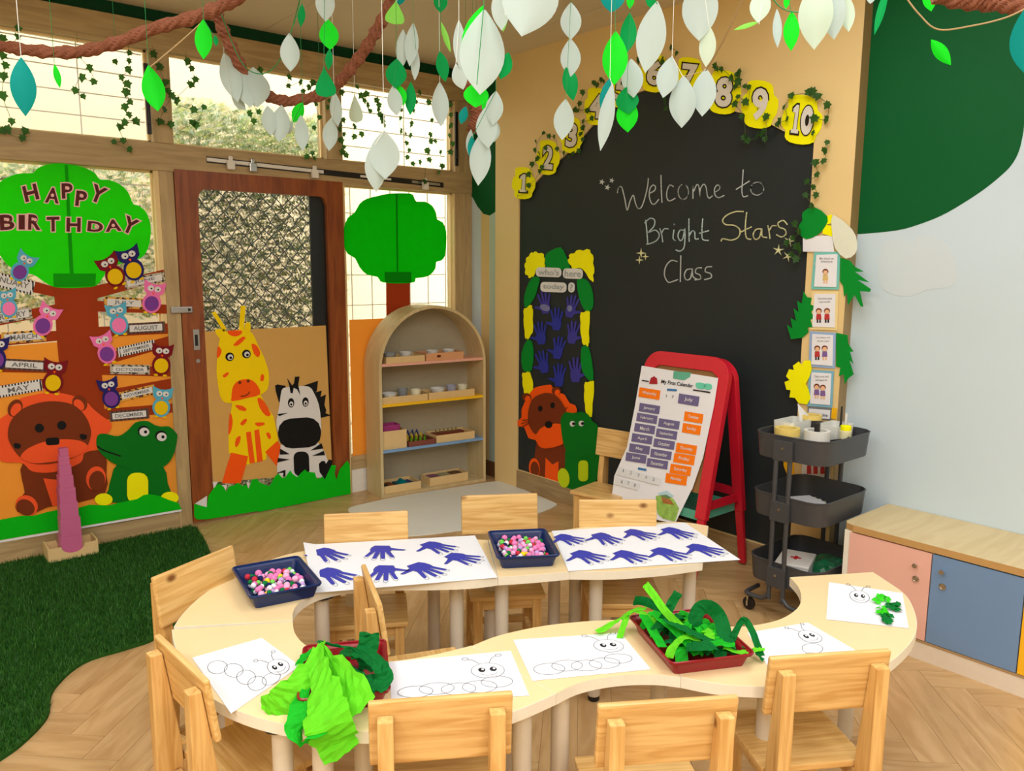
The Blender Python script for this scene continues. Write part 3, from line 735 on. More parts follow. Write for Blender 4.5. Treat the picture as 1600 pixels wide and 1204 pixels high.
HAND = [(-.30, .0), (-.36, -.28), (-.62, -.52), (-.80, -.66), (-.86, -.60), (-.72, -.42), (-.56, -.22), (-.50, .0)]  # unused guide
def hand_poly(fat=1.0):
    """open hand, wrist at the origin, fingers towards +y"""
    p = [(-.26, -.05), (-.34, .22), (-.62, .34), (-.84, .40), (-.88, .47), (-.80, .54), (-.58, .52), (-.38, .50)]
    for (bx, by, tx, ty, w_) in ((-.27, .72, -.50, 1.38, .085), (-.09, .80, -.16, 1.56, .085), (.09, .80, .16, 1.54, .085), (.27, .70, .46, 1.32, .08)):
        dx, dy = tx-bx, ty-by; l = math.hypot(dx, dy); nx, ny = -dy/l*w_, dx/l*w_; ux, uy = dx/l*w_, dy/l*w_
        p += [(bx+nx, by+ny), (tx+nx*.85-ux*.4, ty+ny*.85-uy*.4), (tx+ux*.5, ty+uy*.5), (tx-nx*.85-ux*.4, ty-ny*.85-uy*.4), (bx-nx, by-ny)]
    p += [(.38, .45), (.34, .15), (.24, -.05)]
    return [(x*1.18, y-.6) for x, y in p]
HP = hand_poly()
def hand_sheet(q, hands, label, f=None):
    t = sheet('hand_print_sheet', label, 'paper', q, 14, 8, f, group='large sheets with blue hand prints')
    ax = (q.at(1, .5)-q.at(0, .5)).length; ay = (q.at(.5, 1)-q.at(.5, 0)).length
    for (u, v, s, rot, mir) in hands:
        pts = []; out = []
        for (x, y) in HP:
            X = x*mir*s; Y = y*s; a = math.radians(rot); pts.append((u+(X*math.cos(a)-Y*math.sin(a))/ax, v+(X*math.sin(a)+Y*math.cos(a))/ay))
        qpoly('hand_print', pts, q, HANDB, t, h=.0010, f=f)
        o2 = []
        for (x, y) in HP:
            k = 1.10 if y > .1 else 1.0
            X = x*mir*s*1.03; Y = ((y+.6)*k*1.02-.6)*s; a = math.radians(rot); o2.append((u+(X*math.cos(a)-Y*math.sin(a))/ax, v+(X*math.sin(a)+Y*math.cos(a))/ay))
        qline('pencil_outline', [o2+[o2[0]]], q, INK, t, .0018, f=f, h=.0008)
    return t
qa = Quad([(474, 851), (742, 836), (777, 902), (490, 926)], TZ+.002)
qb = Quad([(862, 829), (1070, 816), (1157, 874), (888, 892)], TZ+.002)
fa = lambda u, v: .010*max(0, .03-u)/.03*(1-v)
hand_sheet(qa, [(.12, .23, .082, -30, 1), (.42, .25, .082, 12, -1), (.74, .22, .080, -38, 1), (.12, .68, .088, -34, 1), (.40, .70, .082, 14, -1), (.62, .70, .086, -32, 1), (.85, .52, .078, -48, 1)], 'white sheet with seven blue hand prints next to the left blue tray', fa)
hand_sheet(qb, [(.08, .23, .076, -40, 1), (.33, .27, .080, -22, 1), (.58, .22, .078, -36, 1), (.84, .24, .080, -24, 1), (.14, .68, .080, -36, 1), (.39, .74, .076, -34, 1), (.63, .74, .080, -30, 1), (.87, .70, .078, -34, 1)], 'white sheet with eight blue hand prints right of the middle blue tray')

# ------------------------------------------------------------------ trays, pompoms, crepe strips
def tray(label, pts, z, m, h, group):
    c = [P(x, y, 'Z', z) for x, y in pts]; M = sum(c, Vector())/4; t = thing('craft_tray', label, 'tray', (M.x, M.y, TZ), 0, group)
    ex = ((c[1]-c[0])+(c[2]-c[3])); a = math.atan2(ex.y, ex.x); lx = ((c[1]-c[0]).length+(c[2]-c[3]).length)/2; ly = ((c[2]-c[1]).length+(c[3]-c[0]).length)/2
    R_ = Matrix.Rotation(a, 4, 'Z')
    def ring(w_, d, z_, r): return [tuple(R_ @ Vector((p[0], p[1], z_))) for p in rrect(0, 0, w_, d, 0, r)]
    prof = [(1.0, h, 0), (.985, h-.004, 0), (.93, .003, 0), (.90, 0, 0)]
    rings = [ring(lx-.012, ly-.012, h-.003, .014), ring(lx, ly, h, .016), ring(lx, ly, h-.006, .016), ring(lx-.014, ly-.014, h-.008, .014), ring(lx-.036, ly-.036, .0006, .012)]
    inn = [ring(lx-.020, ly-.020, h-.008, .012), ring(lx-.040, ly-.040, .004, .010)]
    seq = list(reversed(inn)) + rings; n = len(seq[0]); vs = [v for r in seq for v in r]; fs = []
    for i in range(len(seq)-1):
        for j in range(n): a_ = i*n+j; b = i*n+(j+1) % n; fs.append((a_, b, b+n, a_+n))
    fs.append(tuple(reversed(range(n)))); fs.append(tuple((len(seq)-1)*n+j for j in range(n)))
    vs2 = [Vector(v) for v in vs]
    body = obj('tray_body', MB().add(vs2, fs), m, t)
    rim = obj('rim', MB().tube([Vector(v) for v in ring(lx, ly, h, .016)]+[Vector(ring(lx, ly, h, .016)[0])], .0035, 6), m, t, smooth=True)
    return (M, a, lx, ly, h)
tA = tray('navy plastic tray of pompoms at the left back of the ring', [(364, 884), (469, 870), (499, 910), (390, 937)], TZ+.045, BLUET, .045, 'navy craft trays')
tB = tray('navy plastic tray of pompoms between the two hand print sheets', [(763, 829), (855, 827), (871, 866), (777, 873)], TZ+.045, BLUET, .045, 'navy craft trays')
tC = tray('maroon plastic tray of green paper strips at the right front', [(990, 963), (1113, 948), (1166, 1024), (1041, 1036)], TZ+.04, REDT, .04, 'maroon craft trays')
tD = tray('maroon plastic tray of green crepe paper at the left front', [(462, 1012), (592, 998), (620, 1080), (480, 1090)], TZ+.045, REDT, .045, 'maroon craft trays')
pc = {'pink': (240, 130, 190), 'light pink': (246, 176, 214), 'white': (226, 228, 236), 'light green': (120, 210, 90), 'green': (20, 120, 60), 'navy': (30, 36, 90), 'lilac': (196, 160, 220), 'yellow': (240, 210, 40), 'red': (196, 50, 70)}
pmesh = {}
for k, c in pc.items():
    bm = bmesh.new(); bmesh.ops.create_icosphere(bm, subdivisions=3, radius=1)
    for v in bm.verts: v.co *= 1+rnd.uniform(-.12, .12)
    me = bpy.data.meshes.new('pompom'); bm.to_mesh(me); bm.free(); me.shade_smooth(); me.materials.append(plain('fluff_'+k, c, .95, 0, .1, 40)); pmesh[k] = me
for (tr, nm) in ((tA, 'left'), (tB, 'middle')):
    M, a, lx, ly, h = tr; keys = list(pc); wts = [22, 20, 14, 8, 12, 6, 8, 5, 5]; pts = []
    tries = 0
    while len(pts) < 148 and tries < 30000:
        tries += 1; r = rnd.uniform(.0068, .0098); k = rnd.choices(keys, wts)[0]
        if k in ('pink', 'light pink'): r *= 1.15
        ly_ = len(pts) < 84; u, v = rnd.uniform(-lx/2+.034, lx/2-.034), rnd.uniform(-ly/2+.034, ly/2-.034)
        z = .006+r if ly_ else .018+r+rnd.uniform(0, .004)
        if nm == 'left' and not ly_ and v > ly*.30: continue
        if all((u-p[0])**2+(v-p[1])**2+(z-p[2])**2 > ((r+p[3])*.80)**2 for p in pts): pts.append((u, v, z, r, k))
    for (u, v, z, r, k) in pts:
        o = bpy.data.objects.new('pompom', pmesh[k]); COL.objects.link(o); o.scale = (r, r, r)
        o.location = (M.x+u*math.cos(a)-v*math.sin(a), M.y+u*math.sin(a)+v*math.cos(a), TZ+z)
        tag(o, '%s fluffy pompom in the %s navy tray' % (k, nm), 'pompom', '%s pompoms in the %s navy tray' % (k, nm))
CL = plain('crepe_lime', (112, 226, 40), .75, 0, .12, 30, .2, .3); CM = plain('crepe_green', (30, 190, 40), .75, 0, .15, 30, .2, .3); CD = plain('crepe_forest', (0, 110, 44), .75, 0, .15, 30, .2, .2)
def ribbon(path, wd, up0=None, jag=0, nw=3, rz=rnd):
    """a ribbon surface along a path with gentle ruffles"""
    path = [Vector(p) for p in path]; vs = []; n = len(path)
    for i, p in enumerate(path):
        t = (path[min(i+1, n-1)]-path[max(i-1, 0)]).normalized(); s = t.cross(Vector(up0) if up0 is not None else Vector((0, 0, 1)))
        s = s.normalized() if s.length > 1e-4 else Vector((1, 0, 0)); nn = s.cross(t)
        w1 = wd[i] if isinstance(wd, (list, tuple)) else wd
        for j in range(nw+1): f = j/nw-.5; vs.append(p+s*w1*f+nn*(jag*rz.uniform(-1, 1))+t*(jag*rz.uniform(-1, 1) if i in (0, n-1) else 0))
    fs = [(i*(nw+1)+j, i*(nw+1)+j+1, (i+1)*(nw+1)+j+1, (i+1)*(nw+1)+j) for i in range(n-1) for j in range(nw)]
    return MB().add(vs, fs)
def strip(label, pts, wd, m, group='green paper strips', jag=.002, up=None, nw=3, sm=5):
    """pts: (px, py, height above the table)"""
    p3 = [P(x, y, 'Z', TZ+h) for x, y, h in pts]; p3 = [Vector(p) for p in smooth_open([tuple(p) for p in p3], sm)]
    if isinstance(wd, (list, tuple)):
        wd = [wd[min(int(i/sm), len(wd)-1)] for i in range(len(p3))]
    return tag(obj('paper_strip', ribbon(p3, wd, up, jag, nw), m, world=True, recalc=False), label, 'paper strip', group)
UPC = -_F
G2 = 'green paper strips in the right maroon tray'
for i, (pts, wd, m, lab) in enumerate([
    ([(1008, 912, .17), (1022, 930, .15), (1040, 955, .12), (1070, 985, .07)], .016, CL, 'lime paper strip standing up highest from the right maroon tray'),
    ([(1060, 925, .15), (1048, 945, .12), (1035, 970, .08), (1020, 990, .05)], .020, CD, 'dark green paper strip upright beside the tallest lime strip'),
    ([(932, 987, .012), (955, 975, .02), (980, 960, .05), (1000, 955, .07), (1020, 975, .05)], .020, CL, 'lime paper strip reaching left over the drawing sheet'),
    ([(968, 996, .004), (975, 975, .03), (985, 955, .06), (1010, 950, .07)], .014, CL, 'short lime paper strip hanging over the tray rim towards the sheet'),
    ([(990, 938, .10), (1010, 940, .09), (1035, 955, .07), (1060, 1000, .04)], .020, CD, 'dark green strip looping at the left of the right maroon tray'),
    ([(1082, 992, .04), (1090, 955, .10), (1108, 948, .11), (1125, 965, .08), (1135, 1000, .04), (1140, 1020, .03)], .030, CD, 'broad dark green loop arching over the back rim of the right tray'),
    ([(1142, 1005, .03), (1150, 985, .06), (1162, 968, .08), (1175, 985, .06), (1190, 1025, .015)], .014, CD, 'thin dark green loop curling beyond the right rim'),
    ([(1130, 1010, .05), (1155, 1018, .04), (1180, 1015, .03), (1192, 1012, .03)], .018, CL, 'lime strip pointing right out of the right maroon tray'),
    ([(1160, 1010, .04), (1180, 1018, .025), (1193, 1032, .008)], .010, CD, 'thin dark strip drooping right onto the drawing sheet'),
    ([(1040, 965, .10), (1075, 985, .08), (1110, 1000, .06), (1150, 1012, .04)], .026, CD, 'long dark green strip lying diagonally on the right tray'),
    ([(1020, 955, .09), (1045, 975, .08), (1070, 1000, .06), (1090, 1022, .045)], .024, CM, 'mid green strip lying diagonally on the right tray'),
    ([(1072, 1012, .06), (1092, 1008, .07), (1115, 1008, .065)], .040, CD, 'folded dark green square at the front of the right tray'),
    ([(1045, 1028, .03), (1052, 1010, .05), (1070, 995, .07), (1095, 1000, .06)], .018, CL, 'lime strip curling at the front rim of the right tray'),
    ([(1005, 960, .07), (1020, 985, .06), (1035, 1010, .045)], .02, CM, 'mid green strip along the left inside of the right tray'),
    ([(1100, 1012, .055), (1120, 1004, .06), (1148, 1008, .055)], .022, CM, 'mid green strip at the right front of the right tray')]):
    strip(lab, pts, wd*1.3, m, G2, .0025, UPC if i in (0, 1, 5, 6, 4) else None)
M, a, lx, ly, h = tC
for k in range(44):
    u, v = rnd.uniform(-.33, .33)*lx, rnd.uniform(-.33, .36)*ly; th = rnd.uniform(0, 2*PI); L_ = rnd.uniform(.03, .06); hh = .03+.045*math.exp(-((u/lx+.1)**2+(v/ly-.1)**2)*6)
    cx, cy = M.x+u*math.cos(a)-v*math.sin(a), M.y+u*math.sin(a)+v*math.cos(a)
    pts = [Vector((cx+math.cos(th)*L_*(t-.5)*1.5, cy+math.sin(th)*L_*(t-.5)*1.5, TZ+hh*(.45+.6*math.sin(t*PI)*rnd.uniform(.6, 1.2)))) for t in (0, .25, .5, .75, 1)]
    pts = [Vector(p) for p in smooth_open([tuple(p) for p in pts], 3)]
    m = rnd.choice([CL, CM, CM, CD, CM]); nm = {CL: 'lime', CM: 'mid green', CD: 'dark green'}[m]
    tag(obj('paper_strip', ribbon(pts, rnd.uniform(.020, .034), None, .002), m, recalc=False, world=True), nm+' crinkled paper strip heaped in the right maroon tray', 'paper strip', nm+' strips heaped in the right maroon tray')
G3 = 'green crepe paper in the left maroon tray'
for i, (pts, wd, m, lab) in enumerate([
    ([(500, 1006, .10), (498, 1040, .095), (505, 1075, .075), (508, 1108, .055), (514, 1136, .030), (524, 1158, -.015), (536, 1180, -.045)], [.035, .06, .09, .11, .11, .09, .06], CL, 'large lime crepe sheet draped over the table front edge'),
    ([(498, 1014, .098), (482, 1046, .08), (458, 1080, .05), (432, 1102, .022), (412, 1108, .010)], [.03, .055, .075, .065, .04], CL, 'lime crepe sheet spreading left onto the table'),
    ([(500, 1010, .10), (525, 1040, .095), (550, 1072, .075), (566, 1108, .045)], [.03, .06, .075, .06], CL, 'lime crepe sheet falling right across the left tray'),
    ([(478, 1055, .06), (470, 1100, .040), (466, 1130, .020), (470, 1158, -.020)], [.03, .05, .06, .05], CM, 'mid green crepe fold hanging under the lime sheet'),
    ([(515, 1060, .07), (506, 1090, .05), (498, 1125, .028), (492, 1143, .014), (486, 1160, -.020)], [.03, .05, .06, .05], CM, 'mid green crepe fold hanging over the table edge'),
    ([(577, 988, .12), (575, 1010, .09), (560, 1035, .07)], [.05, .05, .04], CD, 'dark green crepe piece sticking up at the back of the left tray'),
    ([(530, 1020, .07), (560, 1018, .09), (590, 1035, .085), (600, 1060, .06), (585, 1080, .05)], .045, CD, 'dark green crepe loop filling the right of the left tray'),
    ([(520, 1030, .06), (545, 1050, .07), (575, 1070, .055), (590, 1082, .045)], .05, CD, 'dark green crepe sheet lying low in the left tray'),
    ([(497, 1002, .10), (525, 1008, .10), (560, 1016, .095), (585, 1035, .08)], .008, CD, 'thin dark green ribbon arching over the left tray'),
    ([(466, 1040, .05), (475, 1025, .06), (490, 1015, .06)], .02, CM, 'small green crepe curl at the left rim of the left tray')]):
    strip(lab, pts, wd, m, G3, .004, None if i not in (5, 0, 1, 2) else UPC, 5)
M, a, lx, ly, h = tD
for k in range(14):
    u, v = rnd.uniform(-.3, .34)*lx, rnd.uniform(-.3, .33)*ly; th = rnd.uniform(0, 2*PI); L_ = .07
    cx, cy = M.x+u*math.cos(a)-v*math.sin(a), M.y+u*math.sin(a)+v*math.cos(a)
    pts = [Vector((cx+math.cos(th)*L_*(t-.5), cy+math.sin(th)*L_*(t-.5), TZ+.035*(.4+math.sin(t*PI)*rnd.uniform(.6, 1.3)))) for t in (0, .25, .5, .75, 1)]
    tag(obj('paper_strip', ribbon([Vector(p) for p in smooth_open([tuple(p) for p in pts], 3)], .04, None, .004), CD, recalc=False, world=True), 'dark green crumpled crepe piece in the left maroon tray', 'paper strip', 'dark crepe pieces in the left maroon tray')

# ------------------------------------------------------------------ paper art on the left window
def cp(pts, ox, oy, s): return [(ox+x/s, oy+y/s) for x, y in pts]
bk = wthing('orange_backing_paper', 'orange paper sheet covering the lower left window behind the paper animals', 'paper', 150, 680)
art('paper_sheet', [(-70, 548), (90, 534), (176, 525), (267, 520), (279, 795), (140, 818), (-70, 852)], ORG, bk, lay=0)
tr_ = wthing('paper_tree', 'large bright green paper tree with brown trunk and twelve branches on the left window', 'paper tree', 110, 450)
art('trunk', [(84, 440), (152, 440), (152, 470), (155, 520), (158, 562), (162, 628), (168, 700), (96, 700), (92, 564), (88, 520)], BRN, tr_, lay=2)
for q in ([(146, 447), (256, 421), (260, 436), (148, 467)], [(138, 469), (264, 476), (263, 490), (138, 486)], [(140, 511), (263, 505), (265, 521), (140, 527)], [(140, 560), (263, 525), (266, 541), (140, 577)],
          [(140, 571), (269, 573), (269, 588), (140, 585)], [(140, 614), (268, 591), (269, 607), (140, 630)], [(145, 640), (270, 630), (271, 644), (145, 658)],
          [(-60, 410), (50, 438), (96, 451), (96, 466), (-60, 432)], [(-60, 503), (88, 475), (108, 472), (108, 487), (-60, 520)], [(-60, 526), (114, 515), (114, 530), (-60, 546)], [(-60, 562), (104, 566), (104, 583), (-60, 580)], [(-60, 612), (96, 587), (96, 602), (-60, 630)]):
    art('branch', q, BRN, tr_, lay=1)
crown = [(-30, 340), (-24, 310), (0, 284), (25, 272), (51, 270), (57, 264), (70, 258), (90, 255), (112, 257), (132, 262), (148, 270), (156, 280), (170, 281), (186, 287), (200, 300), (208, 318), (216, 321), (228, 331), (235, 350), (235, 372), (229, 393), (218, 404),
         (200, 410), (170, 416), (163, 430), (150, 446), (130, 449), (110, 450), (84, 448), (66, 438), (52, 429), (28, 424), (10, 412), (-2, 396), (-16, 385), (-28, 365)]
art('crown', crown, GBR, tr_, lay=3, sm=3)
art('crown_seam', [(101, 258), (106, 258), (115, 427), (109, 427)], plain('paper_seam_green', (20, 196, 10), .7, 0, .04, 12, 0, .4), tr_, lay=4)
art('crown_patch', [(83, 427), (150, 427), (149, 447), (84, 448)], MATS['paper_seam_green'], tr_, lay=4)
MAR = card('maroon', (92, 40, 40)); PKE = card('pink_edge', (250, 200, 200))
for i, (ch, x, y, h, rot, wd, word) in enumerate([('H', 48, 301, 23, -14, 20, 'HAPPY'), ('A', 82, 305, 22, 6, 19, 'HAPPY'), ('P', 105, 298, 22, -2, 15, 'HAPPY'), ('P', 127, 310, 22, 6, 15, 'HAPPY'), ('Y', 153, 303, 24, 22, 20, 'HAPPY'),
        ('B', 11, 347, 22, -3, 20, 'BIRTHDAY'), ('I', 34, 347, 21, 0, 6, 'BIRTHDAY'), ('R', 54, 347, 22, 2, 17, 'BIRTHDAY'), ('T', 83, 350, 21, -1, 18, 'BIRTHDAY'), ('H', 115, 351, 20, 1, 20, 'BIRTHDAY'), ('D', 149, 354, 15, 6, 22, 'BIRTHDAY'), ('A', 177, 352, 17, -4, 22, 'BIRTHDAY'), ('Y', 203, 352, 23, 24, 19, 'BIRTHDAY')]):
    od = {('P', 105): 'first ', ('P', 127): 'second '}.get((ch, x), '')
    t = wthing('letter_cutout', '%smaroon letter %s of the word %s on the green paper tree' % (od, ch, word), 'letter', x, y, group='birthday letters')
    wtext('pink_backing', ch, x, y, wd, h, PKE, t, lay=5, rot=rot, off=.085, ext=.05)
    wtext('letter', ch, x, y, wd, h, MAR, t, lay=6, rot=rot, off=.03, ext=.05)
    if ch in 'ABDPR': art('counter', ell(x+(0 if ch in 'A' else 1), y-(0 if ch in 'AD' else 4), 2.6, 2.6), PKE, t, lay=7)
ZEB = stripes('zebra_print', (30, 30, 30), (230, 230, 230), 22); LEO = stripes('leopard_print', (60, 40, 20), (226, 170, 70), 60, 'v'); LEG = stripes('grey_leopard_print', (60, 56, 50), (190, 180, 160), 60, 'v'); BRS = stripes('brown_bark_print', (70, 44, 36), (104, 70, 58), 14)
for (word, x, y, w_, h, rot, m, st) in [('JANUARY', 15, 441, 78, 22, 14, ZEB, 'zebra striped'), ('FEBRUARY', 10, 494, 80, 19, -9, LEG, 'grey spotted'), ('MARCH', 37, 526, 70, 18, -4, LEO, 'leopard print'), ('APRIL', 38, 570, 68, 17, 3, BRS, 'brown bordered'),
        ('MAY', 29, 607, 74, 18, -10, ZEB, 'zebra striped'), ('JUNE', 226, 438, 64, 16, -11, LEG, 'grey spotted'), ('JULY', 194, 473, 62, 17, 3, LEO, 'leopard print'), ('AUGUST', 228, 512, 60, 17, -3, BRS, 'brown bordered'),
        ('SEPTEMBER', 213, 544, 60, 15, -13, ZEB, 'zebra striped'), ('OCTOBER', 203, 577, 62, 15, 1, LEG, 'grey spotted'), ('NOVEMBER', 214, 614, 58, 15, -13, LEO, 'leopard print'), ('DECEMBER', 202, 648, 62, 16, -5, BRS, 'brown bordered')]:
    t = wthing('month_sign', '%s paper sign reading %s on the paper tree' % (st, word), 'sign', x, y, group='month signs on the paper tree')
    art('border', rrect(x, y, w_, h, rot), m, t, lay=4); art('label', rrect(x, y, w_-9, h-6.5, rot), WHC, t, lay=5)
    wtext('lettering', word, x, y, (w_-18)*min(1, .3+len(word)*.1), h-10.5, plain('grey_ink', (110, 112, 116), .7), t, lay=6, rot=rot, off=.01)
OB = card('sky_blue', (92, 180, 214)); OP = card('pink', (246, 122, 190)); OM = card('wine', (124, 18, 32)); ON = card('indigo', (38, 34, 108)); OPU = card('purple', (124, 64, 160)); OY = card('gold', (240, 200, 0)); OPK = card('candy_pink', (252, 132, 196))
for (hx, hy, bx, by, m, bm_, lab) in [(41, 406, 31, 425, OB, OPU, 'sky blue owl with purple belly above the JANUARY sign'), (11, 462, 14, 482, OB, OPK, 'sky blue owl with pink belly above the FEBRUARY sign'), (77, 488, 67, 509, OP, OPU, 'pink owl with purple belly above the MARCH sign'),
        (86, 574, 83, 598, OM, OY, 'wine red owl with yellow belly right of the APRIL sign'), (-4, 538, -6, 562, ON, OPU, 'indigo owl cut by the left edge of the photo'), (169, 411, 180, 432, OM, OY, 'wine red owl with yellow belly left of the JUNE sign'), (201, 399, 209, 422, ON, OY, 'indigo owl with yellow belly above the JUNE sign'),
        (241, 452, 237, 474, OP, OPU, 'pink owl with purple belly right of the JULY sign'), (182, 486, 186, 508, OB, OPK, 'sky blue owl with pink belly left of the AUGUST sign'), (160, 532, 167, 553, OP, OPU, 'pink owl with purple belly left of the SEPTEMBER sign'),
        (254, 549, 252, 571, OM, OY, 'wine red owl with yellow belly right of the OCTOBER sign'), (169, 602, 174, 623, ON, OPU, 'indigo owl with purple belly left of the NOVEMBER sign'), (254, 616, 252, 637, OB, OY, 'sky blue owl with yellow belly right of the DECEMBER sign')]:
    t = wthing('paper_owl', lab, 'paper owl', (hx+bx)/2, (hy+by)/2, group='paper owls on the birthday tree')
    r = math.degrees(math.atan2(by-hy, bx-hx))-90; s = math.hypot(bx-hx, by-hy)/22
    art('body', ell(bx, by-1*s, 14.5*s, 16*s, r, 18), m, t, lay=7)
    head = [(-17, -13), (-11, -10), (-4, -8), (4, -8), (11, -10), (17, -13), (16, -3), (15, 4), (9, 9), (0, 11), (-9, 9), (-15, 4), (-16, -3)]
    art('head', loc(head, hx, hy, s, s, r), m, t, lay=8)
    art('belly', ell(bx, by, 11*s, 11.5*s, r, 18), bm_, t, lay=9)
    for dx in (-5.3, 5.3):
        (ex, ey), = loc([(dx, -1)], hx, hy, s, s, r); e = art('eye', ell(ex, ey, 5*s, 4.4*s, 0, 14), WHC, t, lay=9)
        art('pupil', ell(ex+.8, ey+.5, 1.3*s, 1.3*s, 0, 8), BLK, e, lay=10)
    art('beak', loc([(-2, 5), (2, 5), (0, 9)], hx, hy, s, s, r), ORA, t, lay=9)
    for dx in (-7, 7): art('foot', ell(*loc([(dx, 15)], bx, by, s, s, r)[0], 3.4*s, 1.8*s, r, 8), OY, t, lay=8)
c7 = lambda p: cp(p, 0, 600, 4.0125)
li = wthing('paper_lion', 'large paper lion with red-orange mane sitting at the bottom of the left window', 'paper lion', 85, 710)
art('body', c7([(150, 480), (138, 600), (155, 680), (100, 740), (110, 800), (200, 815), (300, 770), (480, 745), (660, 680), (668, 560), (660, 430), (560, 420), (400, 480)]), BRN2, li, lay=5, sm=2)
art('chest', c7([(272, 590), (375, 600), (390, 560), (420, 560), (400, 760), (330, 765)]), ORL, li, lay=6)
art('mane', c7([(-30, 240), (60, 175), (110, 100), (200, 70), (330, 52), (450, 70), (540, 110), (580, 150), (640, 200), (695, 240), (690, 290), (640, 330), (640, 380), (600, 410), (530, 430), (515, 480), (470, 510), (400, 535), (300, 555), (200, 545), (150, 500), (110, 490), (50, 490), (0, 475), (-50, 400), (-50, 300)]), ORL, li, lay=7, sm=3)
for q, qi in (((95, 150, 44, 58, 30), (100, 160, 30, 44, 30)), ((500, 120, 44, 52, -40), (495, 130, 28, 40, -40))):
    e = art('ear', cp(ell(*q), 0, 600, 4.0125), BRN2, li, lay=8); art('inner_ear', cp(ell(*qi), 0, 600, 4.0125), ORL, e, lay=9)
art('face', c7([(50, 330), (60, 250), (100, 190), (170, 140), (280, 110), (380, 110), (460, 130), (520, 180), (560, 250), (570, 320), (540, 400), (480, 450), (400, 480), (300, 500), (200, 495), (130, 460), (80, 400)]), BRN2, li, lay=10, sm=3)
art('muzzle', c7([(130, 450), (180, 400), (280, 360), (380, 345), (480, 350), (535, 370), (550, 400), (500, 440), (420, 470), (300, 490), (210, 495), (150, 475)]), ORL, li, lay=11, sm=3)
for x, y in ((247, 275), (387, 258)): art('eye', cp(ell(x, y, 29, 28), 0, 600, 4.0125), BLK, li, lay=11)
art('nose', cp(rrect(330, 358, 86, 46, -3, 16), 0, 600, 4.0125), BLK, li, lay=12)
for x, y in ((108, 385), (523, 328)): art('whisker_patch', c7([(x-26, y-8), (x-10, y-18), (x+20, y-10), (x+24, y+6), (x+10, y+20), (x-14, y+16)]), BLK, li, lay=12)
art('paw', cp(ell(168, 760, 72, 62, 30), 0, 600, 4.0125), ORL, li, lay=8); art('paw_pad', cp(ell(160, 772, 60, 48, 30), 0, 600, 4.0125), BRN2, li, lay=9)
art('paw', cp(ell(602, 590, 62, 76, 10), 0, 600, 4.0125), ORL, li, lay=8); art('paw_pad', cp(ell(608, 606, 50, 64, 10), 0, 600, 4.0125), BRN2, li, lay=9)
cr_ = wthing('paper_crocodile', 'dark green paper crocodile with yellow belly right of the large lion', 'paper crocodile', 215, 720)
art('body', c7([(740, 500), (700, 580), (680, 660), (680, 740), (1052, 740), (1052, 620), (1020, 510), (900, 540)]), CGR, cr_, lay=8, sm=2)
art('belly', cp(rrect(863, 650, 132, 190, 0, 50), 0, 600, 4.0125), YEL, cr_, lay=9)
art('head', c7([(605, 345), (620, 315), (660, 310), (740, 325), (800, 290), (850, 240), (920, 230), (970, 255), (1010, 265), (1060, 265), (1100, 300), (1112, 330), (1095, 420), (1060, 490), (1000, 530), (920, 550), (830, 535), (760, 515), (700, 490), (650, 450), (610, 400)]), CGR, cr_, lay=10, sm=3)
for x, y in ((903, 297), (1012, 328)):
    e = art('eyelid', cp(ell(x-2, y-4, 37, 34), 0, 600, 4.0125), BLK, cr_, lay=11); e2 = art('eye', cp(ell(x+2, y+2, 31, 27), 0, 600, 4.0125), WHC, cr_, lay=12); art('pupil', cp(ell(x+10, y+2, 10, 10), 0, 600, 4.0125), BLK, e2, lay=13)
stroke('mouth', [c7([(612, 390), (640, 410), (680, 425), (755, 450)])], BLK, cr_, WIN, 11, 2.2)
for x, y in ((650, 722), (1065, 712)): art('foot', cp(ell(x, y, 56, 38), 0, 600, 4.0125), YEL, cr_, lay=10)
g = wthing('paper_grass', 'bright green paper grass strip along the bottom of the left window', 'paper grass', 140, 810)
art('grass_strip', c7([(-250, 1020), (-250, 880), (0, 850), (60, 838), (130, 825), (210, 825), (300, 800), (360, 788), (480, 778), (560, 755), (680, 760), (760, 740), (860, 720), (900, 695), (940, 688), (1000, 700), (1050, 722), (1120, 745), (1138, 783)]), GGR, g, lay=13)
art('white_edge', c7([(-250, 1022), (1138, 784), (1138, 796), (-250, 1036)]), SHEET, g, lay=12)

# right window: tree and orange paper
rt = wthing('paper_tree', 'small bright green paper tree on the right window behind the arched shelf', 'paper tree', 617, 375)
c2 = lambda p: cp(p, 520, 280, 4.3)
art('trunk', c2([(358, 680), (517, 680), (520, 960), (360, 960)]), BRN, rt, lay=2)
art('crown', c2([(75, 330), (100, 260), (148, 222), (180, 165), (230, 130), (310, 110), (380, 96), (520, 95), (545, 118), (562, 150), (620, 150), (670, 180), (695, 230), (702, 270), (740, 290), (762, 350), (763, 430), (755, 510), (730, 545), (695, 556), (690, 600), (650, 645), (600, 660), (556, 665), (550, 690), (480, 699), (370, 697), (320, 685), (300, 655), (230, 640), (180, 590), (150, 530), (100, 500), (75, 440), (68, 380)]), GMD, rt, lay=4, sm=2)
SG2 = plain('paper_seam_mid', (0, 176, 10), .7, 0, .04, 12, 0, .4)
art('crown_seam', c2([(424, 100), (434, 100), (440, 620), (430, 620)]), SG2, rt, lay=5)
art('crown_patch', c2([(348, 622), (528, 622), (526, 692), (350, 692)]), SG2, rt, lay=5)
tag(obj('orange_backing_paper', MB().bb((2.575, YW-.004, .255), (3.425, YW-.003, 1.185)), ORG, world=True), 'orange paper sheet on the lower right window behind the arched shelf', 'paper')

